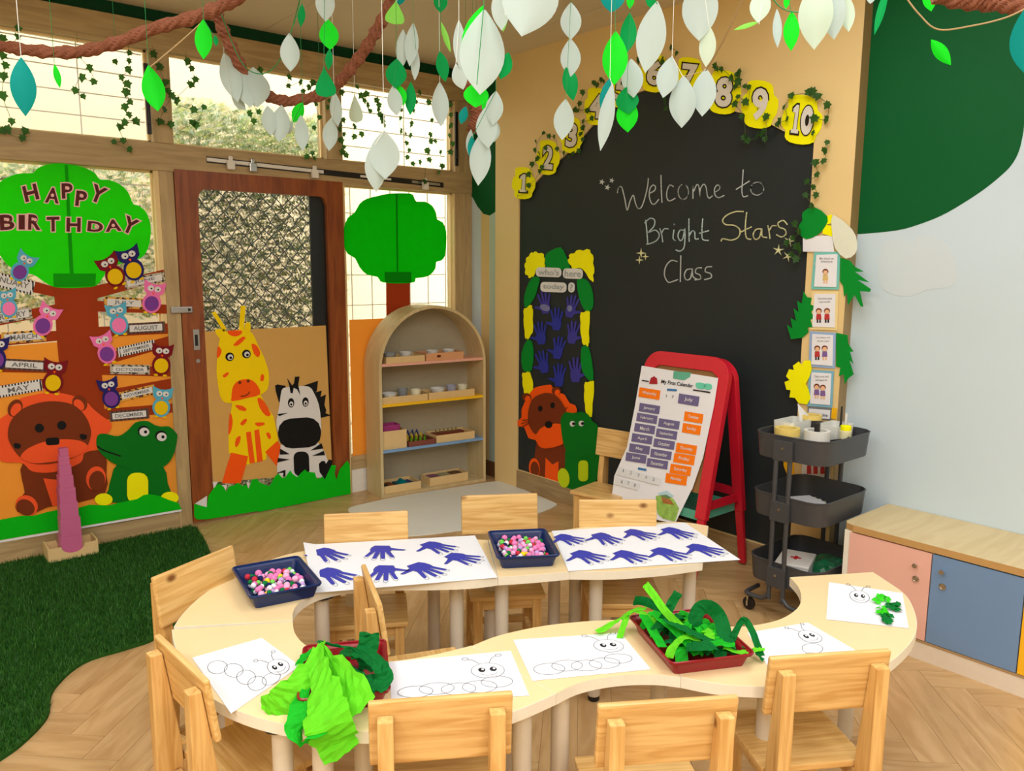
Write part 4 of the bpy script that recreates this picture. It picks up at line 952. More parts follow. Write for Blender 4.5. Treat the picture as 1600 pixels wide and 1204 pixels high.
# door art
c1 = lambda p: cp(p, 280, 460, 3.2533)
tag(art('kraft_paper', c1([(130, 188), (745, 157), (778, 905), (172, 955)]), KRAFT, None, DOOR, 0), 'tan kraft paper sheet covering the lower half of the brown door', 'paper')
gi = wthing('paper_giraffe', 'yellow paper giraffe with orange spots on the brown door', 'paper giraffe', 385, 640, DOOR)
A_ = lambda nm, pts, m, l, sm=0, par=None: art(nm, c1(pts), m, par or gi, DOOR, l, sm=sm)
A_('body', [(270, 540), (412, 505), (442, 560), (480, 620), (500, 720), (505, 770), (445, 800), (442, 838), (342, 865), (342, 822), (252, 805), (250, 700), (260, 620)], YE2, 2)
A_('horn', [(166, 92), (184, 86), (240, 172), (226, 190)], YE2, 2); A_('horn', [(313, 56), (338, 58), (328, 185), (303, 188)], YE2, 2)
A_('ear', [(182, 178), (232, 178), (245, 215), (205, 222)], YE2, 2, 2); A_('ear', [(336, 148), (350, 140), (364, 152), (358, 192), (330, 200)], YE2, 2, 2)
A_('head', [(207, 225), (240, 190), (320, 180), (370, 195), (402, 260), (432, 320), (456, 400), (452, 470), (430, 500), (380, 520), (300, 545), (240, 550), (210, 520), (196, 450), (190, 380), (196, 300)], YE2, 3, 3)
A_('muzzle', [(266, 525), (270, 480), (290, 445), (330, 430), (370, 435), (400, 465), (411, 507), (350, 525), (270, 542)], ORA, 4, 2)
for q in ([(248, 185), (318, 183), (310, 205), (280, 213), (255, 203)], [(275, 255), (320, 215), (337, 222), (300, 258)], [(368, 250), (395, 260), (412, 295), (402, 318), (380, 300)], [(200, 262), (216, 285), (205, 315), (192, 320), (194, 280)], [(220, 412), (245, 395), (253, 402), (232, 422)], [(418, 405), (432, 412), (428, 438), (412, 436)]):
    A_('spot', q, ORA, 4, 2)
for q in ([(285, 562), (320, 565), (342, 582), (335, 592), (305, 585)], [(310, 655), (335, 630), (345, 640), (325, 665)], [(385, 652), (430, 650), (432, 662), (400, 670)], [(398, 525), (430, 540), (466, 610), (440, 615), (410, 575)], [(258, 600), (272, 640), (265, 690), (250, 710)], [(290, 730), (312, 718), (308, 750), (292, 775), (284, 765)], [(442, 705), (458, 702), (467, 725), (456, 735)]):
    A_('spot', q, ORA, 3, 2)
A_('leg', [(340, 700), (364, 696), (385, 855), (358, 858)], ORA, 3); A_('leg', [(382, 690), (406, 684), (425, 845), (396, 852)], ORA, 3)
A_('thigh', [(265, 803), (350, 822), (336, 880), (312, 960), (218, 958), (240, 880)], ORA, 3); A_('thigh', [(500, 743), (516, 770), (497, 872), (437, 800)], ORA, 3)
for x, y in ((257, 316), (342, 302)):
    e = art('eye', cp(ell(x, y, 22, 22), 280, 460, 3.2533), BLK, gi, DOOR, 4); art('eye_white', cp(ell(x+3, y+2, 14, 14), 280, 460, 3.2533), WHC, e, DOOR, 5); art('pupil', cp(ell(x+5, y+5, 7, 7), 280, 460, 3.2533), BLK, e, DOOR, 6)
for x, y in ((308, 447), (351, 439)): art('nostril', cp(ell(x, y, 8, 9), 280, 460, 3.2533), BRN2, gi, DOOR, 5)
stroke('mouth', [c1([(314, 517), (335, 515), (350, 506), (358, 494)])], BRN2, gi, DOOR, 5, 1.6)
ze = wthing('paper_zebra', 'black and white paper zebra beside the giraffe on the brown door', 'paper zebra', 470, 665, DOOR)
Z_ = lambda nm, pts, m, l, sm=0: art(nm, c1(pts), m, ze, DOOR, l, sm=sm)
Z_('body', [(510, 765), (700, 745), (740, 800), (762, 862), (740, 932), (500, 925), (495, 840)], WHC, 2)
Z_('mane', [(680, 500), (725, 488), (718, 520), (746, 508), (738, 560), (748, 588), (744, 602), (772, 614), (712, 628)], BLK, 2)
Z_('ear', [(488, 462), (520, 460), (548, 476), (516, 552), (500, 522)], BLK, 2, 2); Z_('ear', [(628, 464), (706, 438), (700, 490), (680, 508)], BLK, 2)
Z_('head', [(520, 490), (540, 472), (600, 465), (660, 468), (685, 500), (710, 560), (720, 640), (716, 720), (640, 765), (540, 775), (502, 700), (495, 640), (510, 560)], WHC, 3, 2)
Z_('forelock', [(549, 425), (574, 462), (584, 452), (589, 418), (612, 417), (605, 458), (616, 512), (600, 482), (582, 474), (577, 502), (566, 500), (560, 460)], BLK, 4)
art('muzzle', cp(rrect(612, 703, 218, 152, -4, 66), 280, 460, 3.2533), BLK, ze, DOOR, 4)
art('belly', cp(rrect(622, 860, 78, 124, -2, 28), 280, 460, 3.2533), BLK, ze, DOOR, 3)
for q in ([(512, 782), (562, 811), (512, 813)], [(503, 830), (562, 838), (499, 853)], [(668, 792), (724, 755), (732, 782)], [(676, 820), (735, 794), (742, 816)], [(500, 607), (552, 601), (508, 618)], [(500, 905), (540, 890), (540, 925), (500, 925)]): Z_('stripe', q, BLK, 5)
Z_('foot', [(710, 860), (725, 846), (740, 846), (746, 860), (762, 838), (778, 842), (776, 874), (744, 944), (714, 902)], BLK, 3)
for x, y in ((569, 550), (642, 546)):
    e = art('eye', cp(ell(x, y, 16, 24), 280, 460, 3.2533), BLK, ze, DOOR, 4); art('eye_white', cp(ell(x+1, y+6, 10, 13), 280, 460, 3.2533), WHC, e, DOOR, 5); art('pupil', cp(ell(x+1, y+8, 5, 6), 280, 460, 3.2533), BLK, e, DOOR, 6)
g = wthing('paper_grass', 'bright green spiky paper grass along the bottom of the brown door', 'paper grass', 420, 780, DOOR)
zz = [(872, 1012), (868, 870), (855, 843), (840, 860), (815, 890), (800, 942), (790, 910), (797, 868), (775, 866), (740, 940), (730, 925), (700, 938), (690, 905), (650, 900), (640, 888), (620, 906), (600, 928), (575, 910), (565, 893), (540, 928), (525, 932), (505, 910), (490, 920), (460, 972), (440, 967), (410, 955), (395, 935), (370, 940), (355, 988), (340, 965), (320, 972), (300, 955), (280, 970), (255, 975), (240, 1002), (225, 975), (200, 960), (175, 985), (150, 1020), (140, 1080), (76, 1064), (76, 1125), (90, 1143), (140, 1142), (400, 1100), (405, 1104)]
art('grass_blades', c1(zz), GGR, g, DOOR, 7)
for q in ([(80, 1062), (142, 1022), (140, 1082)], [(170, 952), (198, 950), (176, 990)], [(216, 968), (244, 968), (230, 1018)], [(342, 952), (360, 958), (352, 990)], [(542, 930), (566, 930), (552, 984)], [(505, 908), (530, 906), (524, 934)], [(686, 905), (704, 910), (702, 936)]): art('white_tip', c1(q), WHC, g, DOOR, 6)

# ------------------------------------------------------------------ chalk writing and art on the blackboard
ch = wthing('chalk_writing', 'chalk greeting Welcome to Bright Stars Class on the blackboard', 'writing', 1090, 350, BRD)
c6 = lambda p: cp(p, 900, 240, 4.444)
def circ(cx, cy, rx, ry, r=0): e = ell(cx, cy, rx, ry, r, 20); return e+[e[0]]
W1 = [[(288, 272), (292, 245), (306, 228), (320, 240), (338, 310), (355, 392), (375, 330), (398, 288), (412, 340), (430, 378), (455, 370), (480, 300), (497, 225), (502, 172)],
      [(512, 275), (545, 255), (552, 230), (535, 218), (515, 240), (508, 290), (522, 340), (545, 350), (574, 318)], [(590, 150), (592, 240), (597, 338)], [(676, 228), (652, 218), (634, 250), (630, 300), (648, 328), (688, 310)], circ(745, 265, 36, 52),
      [(812, 310), (812, 225), (816, 262), (838, 216), (854, 230), (860, 300), (862, 250), (886, 212), (904, 236), (912, 290), (925, 308), (946, 293)], [(960, 270), (992, 250), (998, 228), (980, 218), (962, 245), (965, 285), (990, 305), (1028, 290)],
      [(1161, 112), (1156, 190), (1152, 260), (1162, 298), (1192, 292)], [(1112, 248), (1204, 190)], circ(1258, 243, 46, 44, -30)]
W2 = [[(484, 462), (492, 540), (498, 622)], [(478, 480), (515, 448), (546, 462), (540, 505), (504, 545), (550, 530), (578, 560), (562, 600), (520, 622), (490, 628)], [(582, 520), (595, 560), (602, 612)], [(594, 552), (612, 522), (640, 522)],
      [(680, 530), (674, 585), (690, 604)], [(680, 488), (684, 494)], [(750, 532), (722, 532), (708, 570), (722, 602), (742, 588), (756, 522), (756, 600), (748, 655), (722, 676), (694, 668)], [(784, 452), (784, 540), (786, 608)],
      [(787, 568), (806, 536), (824, 545), (828, 590), (850, 590)], [(880, 452), (874, 540), (880, 594), (920, 602)], [(858, 552), (922, 534)]]
W3 = [[(1162, 402), (1110, 402), (1050, 425), (1018, 462), (1040, 492), (1100, 498), (1138, 530), (1128, 578), (1078, 600), (1020, 590), (1008, 606)], [(1185, 408), (1176, 500), (1182, 580), (1214, 594)], [(1148, 542), (1218, 508)],
      [(1284, 522), (1250, 526), (1230, 562), (1244, 594), (1274, 580), (1290, 522), (1292, 572), (1326, 582)], [(1332, 500), (1342, 550), (1346, 588)], [(1340, 536), (1362, 502), (1390, 500)], [(1466, 490), (1440, 464), (1404, 480), (1412, 510), (1448, 524), (1458, 556), (1428, 578), (1392, 562)]]
W4 = [[(702, 748), (660, 742), (624, 782), (614, 842), (638, 890), (668, 888), (706, 874)], [(728, 708), (726, 800), (724, 888)], [(802, 800), (768, 806), (752, 846), (768, 876), (796, 862), (808, 800), (812, 852), (842, 872)],
      [(872, 792), (838, 796), (830, 826), (860, 842), (864, 868), (824, 876)], [(942, 784), (906, 788), (898, 818), (934, 832), (938, 860), (892, 874)]]
sm_ = lambda W: [c6(smooth_open(l, 4)) for l in W]
for W_, m_c, wp in ((W1, CHALK, 1.7), (W2, CHALKB, 1.9), (W3, CHALKY, 2.0), (W4, CHALK, 1.8)):
    for ln in sm_(W_): stroke('chalk_stroke', [ln], m_c, ch, BRD, 1, wp)
def star(cx, cy, r, n, rot, m, ri=.4):
    pts = [(cx+(r if k % 2 == 0 else r*ri)*math.sin(rot+PI*k/n), cy-(r if k % 2 == 0 else r*ri)*math.cos(rot+PI*k/n)) for k in range(2*n)]
    art('chalk_star', cp(pts, 900, 240, 4.444), m, ch, BRD, 1, .0004)
for x, y, r in ((180, 196, 22), (248, 186, 20), (218, 234, 22)): star(x, y, r, 5, .3, CHALK)
for x, y, r in ((452, 690, 36), (482, 714, 26), (440, 738, 30)): star(x, y, r, 4, 0, CHALKY, .25)
for x, y, r, a in ((1480, 606, 42, .3), (1405, 670, 42, .1), (1472, 712, 40, .5)): star(x, y, r, 5, a, CHALKY, .25)

lf = [(-.5, .0), (-.42, -.3), (-.2, -.5), (.2, -.5), (.42, -.3), (.5, 0), (.42, .3), (.2, .5), (-.2, .5), (-.42, .3)]
c4 = lambda p: cp(p, 790, 360, 5.019); c5 = lambda p: cp(p, 780, 580, 5.4727)
def serr(pts, d=.11, step=1):
    cx = sum(p[0] for p in pts)/len(pts); cy = sum(p[1] for p in pts)/len(pts); out = []
    s = smooth_loop(pts, 3)
    for i, p in enumerate(s): k = 1-d if i % 3 == 1 else 1; out.append((cx+(p[0]-cx)*k, cy+(p[1]-cy)*k))
    return out
for lab, m, pts, f, se in [
    ('yellow notched leaf at the top left of the welcome arch', YEL, [(205, 170), (240, 165), (300, 185), (312, 240), (305, 290), (250, 300), (215, 365), (180, 370), (150, 330), (150, 260), (165, 210)], c4, 1),
    ('yellow notched leaf at the top right of the welcome arch', YEL, [(485, 230), (510, 180), (580, 150), (660, 150), (690, 220), (695, 330), (685, 405), (650, 370), (600, 300), (520, 295)], c4, 1),
    ('green leaf at the top middle of the welcome arch', LGR, [(310, 200), (350, 160), (430, 130), (470, 190), (500, 270), (500, 305), (440, 305), (320, 292)], c4, 0),
    ('upper green leaf on the left side of the arch', LGR, [(225, 360), (268, 380), (250, 450), (230, 520), (180, 590), (150, 600), (145, 520), (180, 410)], c4, 0),
    ('upper green leaf on the right side of the arch', LGR, [(560, 385), (620, 380), (660, 420), (685, 500), (685, 600), (645, 640), (610, 610), (575, 520)], c4, 0),
    ('upper narrow yellow leaf on the left side of the arch', YEL, [(145, 610), (205, 585), (215, 650), (212, 800), (170, 855), (150, 830), (140, 700)], c4, 1),
    ('upper narrow yellow leaf on the right side of the arch', YEL, [(590, 640), (660, 635), (655, 760), (655, 880), (640, 910), (600, 880), (585, 760)], c4, 1),
    ('lower green leaf on the left side of the arch', LGR, [(165, 860), (205, 870), (220, 960), (205, 1090), (170, 1110), (130, 1080), (125, 960)], c4, 0),
    ('lower green leaf on the right side of the arch', LGR, [(600, 910), (650, 915), (680, 1050), (688, 1170), (660, 1180), (600, 1100), (590, 980)], c4, 0),
    ('lowest yellow leaf on the left above the small lion', YEL, [(200, 10), (265, 10), (290, 110), (290, 190), (240, 195), (210, 180), (198, 90)], c5, 1),
    ('lowest yellow leaf on the right above the small crocodile', YEL, [(735, 90), (810, 85), (805, 220), (790, 390), (765, 390), (735, 330), (725, 200)], c5, 1)]:
    tag(art('paper_leaf', serr(f(pts)) if se else smooth_loop(f(pts), 2), m, None, BRD, 3), lab+' on the blackboard', 'paper leaf', 'paper leaves framing the attendance arch')
for word, x, y, w_, h in (("who's", 337, 327, 200, 74), ('here', 527, 338, 156, 80), ('today', 375, 444, 204, 78), ('?', 516, 446, 50, 78)):
    px, py = 790+x/5.019, 360+y/5.019
    t = wthing('word_cutout', "white word cutout reading %s above the blue paper hands" % word, 'word', px, py, BRD, 'attendance question words')
    art('backing', rrect(px, py, w_/5.019, h/5.019, 2, 5.5 if len(word) > 1 else 4.8), WHC, t, BRD, 5)
    wtext('lettering', word, px, py, w_/5.019*.8 if len(word) > 1 else 4, h/5.019*.62, plain('pale_grey_ink', (168, 176, 176), .7), t, BRD, 6, 2, .02)
HB2 = card('hand_blue', (48, 56, 160)); HB3 = card('hand_violet', (66, 62, 156)); HGL = plain('hand_pale_gloss', (118, 124, 176), .35)
hl = ['upper left', 'upper right with a painted shine', 'upper middle', 'middle left', 'middle right', 'centre', 'lower left', 'lowest middle', 'lower right']
for i, (x, y, r, s, m) in enumerate([(308, 570, -6, 1.0, HB3), (512, 600, 12, 1.0, HB3), (400, 700, 2, 1.0, HB2), (276, 810, -4, 1, HB2), (524, 805, 6, 1, HB3), (412, 925, 10, 1, HB2), (296, 1035, -10, 1, HB2), (420, 1140, 4, 1.0, HB2), (548, 1100, 0, 1.1, HB3)]):
    px, py = 790+x/5.019, 360+y/5.019; pts = loc([(a*(-1 if i in (1, 4, 8) else 1), -b) for a, b in HP], px, py+2, 16.5*s, 22*s, r)
    t = wthing('paper_hand', 'blue paper hand at the %s inside the leaf arch' % hl[i], 'paper hand', px, py, BRD, 'blue paper hands on the blackboard')
    art('hand', pts, m, t, BRD, 2)
    if i == 1: art('painted_shine', ell(px-2, py+2, 4, 5), HGL, t, BRD, 4)  # paler ellipse puts a shine into the colour of this hand
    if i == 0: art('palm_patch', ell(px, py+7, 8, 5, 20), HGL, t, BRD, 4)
l2 = wthing('paper_lion', 'smaller paper lion with orange mane at the bottom left of the blackboard', 'paper lion', 855, 680, BRD)
B_ = lambda nm, pts, m, l, sm=0, par=None: art(nm, c5(pts), m, par or l2, BRD, l, sm=sm)
B_('body', [(320, 600), (550, 600), (580, 690), (562, 850), (505, 968), (390, 938), (268, 902), (262, 850), (300, 740)], BRN2, 3)
B_('chest', [(397, 738), (455, 796), (507, 768), (502, 962), (390, 934)], ORA, 4)
art('foot', cp(ell(300, 825, 46, 84, -4), 780, 580, 5.4727), ORA, l2, BRD, 4); art('foot_pad', cp(ell(304, 836, 36, 66, -4), 780, 580, 5.4727), BRN2, l2, BRD, 5)
B_('mane', [(290, 150), (340, 128), (440, 113), (460, 150), (520, 185), (560, 200), (600, 270), (650, 290), (662, 350), (600, 360), (560, 420), (545, 600), (500, 640), (400, 660), (340, 640), (310, 585), (250, 570), (215, 480), (165, 470), (150, 430), (190, 395), (190, 330), (210, 280), (230, 235)], ORA, 5, 2)
for x, y in ((235, 222), (488, 168)): art('ear', cp(ell(x, y, 40, 36, 20), 780, 580, 5.4727), BRN2, l2, BRD, 6); art('inner_ear', cp(ell(x+8, y+12, 22, 26, 20), 780, 580, 5.4727), ORA, l2, BRD, 7)
B_('face', [(250, 330), (280, 240), (350, 195), (430, 185), (500, 220), (550, 290), (572, 350), (540, 450), (440, 470), (360, 500), (310, 538), (270, 490), (245, 420)], BRN2, 8, 2)
B_('muzzle', [(310, 548), (350, 490), (400, 460), (480, 445), (532, 450), (546, 620), (480, 646), (400, 657), (340, 632)], ORA, 9, 1)
for x, y in ((350, 318), (457, 290)): art('eye', cp(ell(x, y, 19, 25), 780, 580, 5.4727), BLK, l2, BRD, 9)
art('nose', cp(ell(422, 455, 32, 30), 780, 580, 5.4727), BLK, l2, BRD, 10)
stroke('whisker', [c5([(262, 412), (200, 418)]), c5([(264, 425), (190, 445)]), c5([(262, 438), (200, 470)]), c5([(545, 345), (580, 308)])], BRN2, l2, BRD, 10, 1.5)
k2 = wthing('paper_crocodile', 'green paper crocodile beside the small lion on the blackboard', 'paper crocodile', 905, 705, BRD)
art('body', c5([(565, 690), (575, 640), (858, 640), (858, 900), (760, 1005), (660, 1020), (570, 990), (560, 850)]), CGR, k2, BRD, 9)
art('head', c5([(538, 380), (568, 348), (640, 358), (700, 345), (760, 370), (800, 430), (850, 480), (856, 715), (570, 715), (575, 690), (545, 600), (530, 500), (525, 420)]), CGR, k2, BRD, 11, sm=2)
art('belly', cp(rrect(718, 850, 84, 180, 0, 34), 780, 580, 5.4727), card('lime', (196, 220, 20)), k2, BRD, 12)
art('foot', cp(ell(550, 910, 50, 84, -8), 780, 580, 5.4727), card('lime', (196, 220, 20)), k2, BRD, 12)
for x, y in ((626, 447), (702, 445)):
    e = art('eye', cp(ell(x, y, 23, 24), 780, 580, 5.4727), WHC, k2, BRD, 12); art('pupil', cp(ell(x+10, y, 13, 13), 780, 580, 5.4727), BLK, e, BRD, 13)

# number signs
blob = [(-.30, -.50), (.05, -.52), (.30, -.44), (.36, -.24), (.50, -.14), (.50, .14), (.40, .30), (.36, .44), (.10, .52), (-.24, .50), (-.38, .40), (-.38, .26), (-.50, .16), (-.48, -.14), (-.38, -.22), (-.40, -.40)]
DG = card('digit_white', (226, 222, 212)); DK = card('digit_outline', (40, 34, 20))
for n, x, y, w_, h, dw, dh, rot in [('1', 818, 286, 36, 48, 11, 30, 3), ('2', 856, 246, 36, 52, 14, 33, 4), ('3', 893, 211, 36, 54, 14, 34, 4), ('4', 931, 166, 36, 56, 17, 34, 4), ('5', 970, 138, 38, 58, 16, 34, 4),
        ('6', 1023, 114, 44, 58, 20, 34, 6), ('7', 1077, 120, 48, 58, 20, 36, 6), ('8', 1131, 144, 52, 66, 22, 42, 6), ('9', 1187, 163, 56, 72, 21, 45, 6), ('10', 1253, 187, 62, 74, 34, 48, 7)]:
    t = wthing('number_sign', 'yellow scalloped sign with the number %s along the board arch' % dict(zip('1 2 3 4 5 6 7 8 9 10'.split(), 'one two three four five six seven eight nine ten'.split()))[n], 'sign', x, y, PAN, 'number signs over the blackboard')
    art('backing', loc(blob, x, y, w_, h, rot), YEL, t, PAN, 2, .002, sm=2)
    if '1' in n:
        ox = -9.5 if n == '10' else 0; one = [(-.5, .5), (-.5, .36), (-.22, .36), (-.18, -.22), (-.5, -.22), (-.5, -.36), (-.1, -.5), (.22, -.5), (.22, .36), (.5, .36), (.5, .5)]
        (X, Y), = loc([(ox, 0)], x, y, 1, 1, rot); sw = 13
        art('outline', loc([(a*1.16, b*1.06) for a, b in one], X, Y, sw, dh, rot), DK, t, PAN, 4); art('digit', loc(one, X, Y, sw*.86, dh*.93, rot), DG, t, PAN, 5)
        if n == '10': (X, Y), = loc([(8, 0)], x, y, 1, 1, rot); art('outline', ell(X, Y, 11, 25, rot), DK, t, PAN, 4); art('digit', ell(X, Y, 9.5, 23, rot), DG, t, PAN, 5); art('counter', ell(X, Y, 3, 9, rot), DK, t, PAN, 6)
    else: wtext('outline', n, x, y, dw, dh, DK, t, PAN, 4, rot, .075); wtext('digit', n, x, y, dw, dh, DG, t, PAN, 5, rot, .038)

# ------------------------------------------------------------------ cards and leaves on the right pillar
c8 = lambda p: cp(p, 1200, 320, 3.345)
def pleaf(lab, pts, m, lay=3, sm=0, pl=PAN): return tag(art('paper_leaf', c8(pts), m, None, pl, lay, .0012, sm), lab, 'paper leaf', 'paper leaves on the pillar')
pleaf('dark green round paper leaf at the top of the pillar cards', [(240, 10), (310, 60), (300, 110), (260, 155), (200, 180), (165, 150), (160, 110), (180, 80), (180, 40)], LGR, 6, 2)
pleaf('yellow paper piece behind the white egg-shaped leaf', [(290, 60), (335, 50), (335, 96), (300, 104), (338, 110), (335, 165), (285, 150)], YEL, 5)
pleaf('white egg-shaped paper leaf at the top right of the pillar', [(338, 50), (440, 128), (466, 200), (455, 255), (405, 280), (350, 225), (335, 140)], plain('card_ivory', (226, 230, 210), .6), 8, 2)
pleaf('green palm leaf cutout at the upper right of the pillar', [(378, 275), (430, 292), (452, 322), (500, 348), (455, 350), (530, 405), (468, 392), (538, 440), (532, 455), (480, 450), (498, 532), (484, 530), (452, 470), (418, 524), (412, 460), (398, 480), (392, 420), (376, 400)], LGR, 4)
pleaf('green palm leaf cutout at the left edge of the pillar', [(185, 452), (205, 482), (228, 486), (222, 520), (246, 530), (226, 560), (242, 590), (222, 600), (234, 640), (206, 640), (212, 664), (180, 694), (120, 702), (98, 625), (128, 648), (118, 590), (146, 606), (134, 540), (160, 560), (152, 500), (176, 516)], LGR, 4)
pleaf('green palm leaf cutout at the lower right of the pillar', [(356, 668), (415, 680), (420, 725), (446, 765), (428, 768), (446, 830), (426, 812), (448, 885), (420, 905), (400, 938), (396, 885), (370, 895), (378, 850), (355, 845)], LGR, 4)
pleaf('bright yellow monstera leaf at the lower left of the pillar', [(222, 812), (190, 812), (175, 835), (160, 818), (130, 840), (135, 862), (110, 858), (94, 895), (112, 915), (86, 925), (96, 965), (118, 968), (112, 1005), (140, 1008), (160, 1036), (205, 1042), (222, 1010), (212, 965), (196, 935), (216, 900), (228, 860)], YEL, 7)
tag(art('blank_card', c8([(182, 162), (338, 160), (345, 246), (182, 244)]), SHEET, None, PAN, 4), 'blank white card at the top of the pillar posters', 'card')
SK = card('skin', (236, 190, 150)); HR = card('hair_brown', (120, 60, 40)); CLR = [card('shirt_red', (190, 60, 60)), card('shirt_violet', (130, 100, 160)), card('shirt_tan', (220, 190, 120))]
for n, (q, bd, fr, txt, figs) in enumerate([([(240, 247), (378, 243), (370, 443), (225, 440)], stripes('pink_teal_stripes', (240, 190, 196), (120, 200, 190), 30), 'striped pink and teal', ('Be kind to', 'everyone'), ((300, 370, 2),)),
        ([(230, 451), (368, 451), (362, 655), (215, 650)], card('cream_dots', (240, 220, 160)), 'cream', ('Listen when others', 'speak'), ((265, 575, 0), (308, 575, 0))),
        ([(218, 660), (355, 668), (350, 855), (212, 845)], stripes('pink_blue_stripes', (236, 160, 160), (150, 180, 220), 30), 'pink striped', ('Use please and', 'thank you'), ((257, 770, 0), (296, 770, 1))),
        ([(215, 860), (345, 868), (335, 1060), (205, 1050)], card('sky_border', (130, 184, 206)), 'sky blue', ('Take turns and', 'share'), ((254, 970, 1), (286, 975, 1)))]):
    cxy = (sum(p[0] for p in q)/4, sum(p[1] for p in q)/4); P0 = c8([cxy])[0]
    t = wthing('rule_card', 'small poster with %s border, %s from the top on the pillar' % (fr, ('first', 'second', 'third', 'fourth')[n]), 'poster', *P0, PAN, 'classroom rule posters on the pillar')
    art('border', c8(q), bd, t, PAN, 3); art('page', c8([(cxy[0]+(x-cxy[0])*.80, cxy[1]+(y-cxy[1])*.86) for x, y in q]), SHEET, t, PAN, 5)
    for i, s in enumerate(txt): wtext('lettering', s, P0[0]+1, P0[1]-19+i*5.5, 22-4*i, 3.2, plain('grey_ink', (110, 112, 116), .7), t, PAN, 6)
    for (fx, fy, k) in figs:
        X, Y = c8([(fx, fy)])[0]
        art('hair', ell(X, Y-6.4, 4.6, 4.4), HR, t, PAN, 6); art('face', ell(X, Y-5, 3.4, 3.4), SK, t, PAN, 7)
        art('shirt', [(X-3.5, Y-1.5), (X+3.5, Y-1.5), (X+4.2, Y+7), (X-4.2, Y+7)], CLR[k], t, PAN, 6)
        for dx in (-2, 2): art('leg', [(X+dx-1.2, Y+7), (X+dx+1.2, Y+7), (X+dx+1.2, Y+12), (X+dx-1.2, Y+12)], DINK if k == 0 else SK, t, PAN, 6)
t = wthing('line_sign', 'small white sign reading Walk in line under the rule posters', 'sign', 1278, 646, PAN)
art('board', c8([(208, 1052), (335, 1062), (330, 1125), (205, 1115)]), card('grey_border', (120, 124, 126)), t, PAN, 3); art('page', c8([(214, 1064), (325, 1072), (322, 1118), (210, 1110)]), SHEET, t, PAN, 4)
wtext('lettering', 'Walk in line', 1279, 647.5, 28, 4.5, DINK, t, PAN, 5, 4, .01)
t = wthing('picture_card', 'white picture card of children behind the upper basket of the trolley', 'poster', 1275, 733, PAN)
art('page', [(1254, 716), (1298, 718), (1296, 750), (1252, 744)], SHEET, t, PAN, 3)
for X in (1264, 1274, 1285): art('face', ell(X, 724, 3.4, 3.4), HR, t, PAN, 5); art('shirt', [(X-3, 727), (X+3, 727), (X+3.4, 740), (X-3.4, 740)], CLR[0], t, PAN, 5)
tag(art('yellow_card', [(1224, 712), (1254, 712), (1252, 740), (1244, 744), (1230, 742)], card('amber', (250, 190, 20)), None, BRD, 3, sm=2), 'amber paper shape on the board seen through the trolley', 'paper')
tag(art('yellow_card', [(1300, 636), (1308, 638), (1306, 655), (1298, 653)], card('amber', (250, 190, 20)), None, PAN, 3), 'small amber paper tab above the trolley on the pillar', 'paper')

# ------------------------------------------------------------------ vessels, small helpers
def vessel(rings):
    n = len(rings[0]); vs = [v for r in rings for v in r]; fs = []
    for i in range(len(rings)-1):
        for j in range(n): a = i*n+j; b = i*n+(j+1) % n; fs.append((a, b, b+n, a+n))
    fs.append(tuple(reversed(range(n)))); fs.append(tuple((len(rings)-1)*n+j for j in range(n)))
    return MB().add(vs, fs)
def open_box(w_, d, h, t, r, z=0, taper=.94, c=(0, 0)):
    R = lambda ww, dd, zz, rr: [(c[0]+p[0], c[1]+p[1], z+zz) for p in rrect(0, 0, ww, dd, 0, max(rr, .0015))]
    return vessel([R((w_-2*t)*taper, (d-2*t)*taper, t, r-t), R(w_-2*t, d-2*t, h, r-t), R(w_, d, h, r), R(w_*taper, d*taper, 0, r)])
def bowl(r, h, t=.0025, n=18):
    out = [(r*.45, 0), (r*.5, .002), (r*.8, h*.4), (r, h), (r-t, h), (r*.78-t, h*.42), (r*.4, t)]; return MB().lathe(out, (0, 0, 0), n)
def cup(r, h, t=.002, n=18): return MB().lathe([(r*.78, 0), (r, h), (r-t, h), (r*.78-t, t)], (0, 0, 0), n)
def ringm(ri, ro, h, n=24):
    mb = MB(); pr = [(ri, 0), (ro, 0), (ro, h), (ri, h)]; vs = [(r*math.cos(2*PI*j/n), r*math.sin(2*PI*j/n), z) for r, z in pr for j in range(n)]
    return mb.add(vs, [(i*n+j, i*n+(j+1) % n, ((i+1) % 4)*n+(j+1) % n, ((i+1) % 4)*n+j) for i in range(4) for j in range(n)])

# ------------------------------------------------------------------ arched shelf
SA = math.atan2(-.085, .82); SO = Vector((3.052, 4.466, 0))
sh = thing('arched_shelf', 'arched pale wood shelf unit with pink, yellow and blue shelves in the corner', 'shelf', SO, SA)
W2_, ZS, TH, DP = .412, .868, .02, .235
def arch(w_, zb):
    return [(-w_, zb)]+[(-w_*math.cos(PI*k/24), ZS+w_*math.sin(PI*k/24)) for k in range(25)]+[(w_, zb)]
o_, i_ = arch(W2_, 0), arch(W2_-TH, .02)
outl = o_; mbs = MB()
fr = [Vector((x, 0, z)) for x, z in o_]; bkk = [Vector((x, DP, z)) for x, z in o_]
loop = o_+list(reversed(i_)); loop = o_[:]+[(W2_, 0)]
hole = i_
obj('carcass', MB().solid([Vector((x, 0, z)) for x, z in o_], [Vector((x, DP, z)) for x, z in o_], [([Vector((x, 0, z)) for x, z in i_], [Vector((x, DP, z)) for x, z in i_])]), PLY, sh, smooth=True)
obj('back_panel', MB().solid([Vector((x, DP-.012, z)) for x, z in i_], [Vector((x, DP-.004, z)) for x, z in i_]), plain('grey_shaded_laminate', (172, 164, 142), .6), sh)  # laminate back with the shade inside the shelf put into its grey
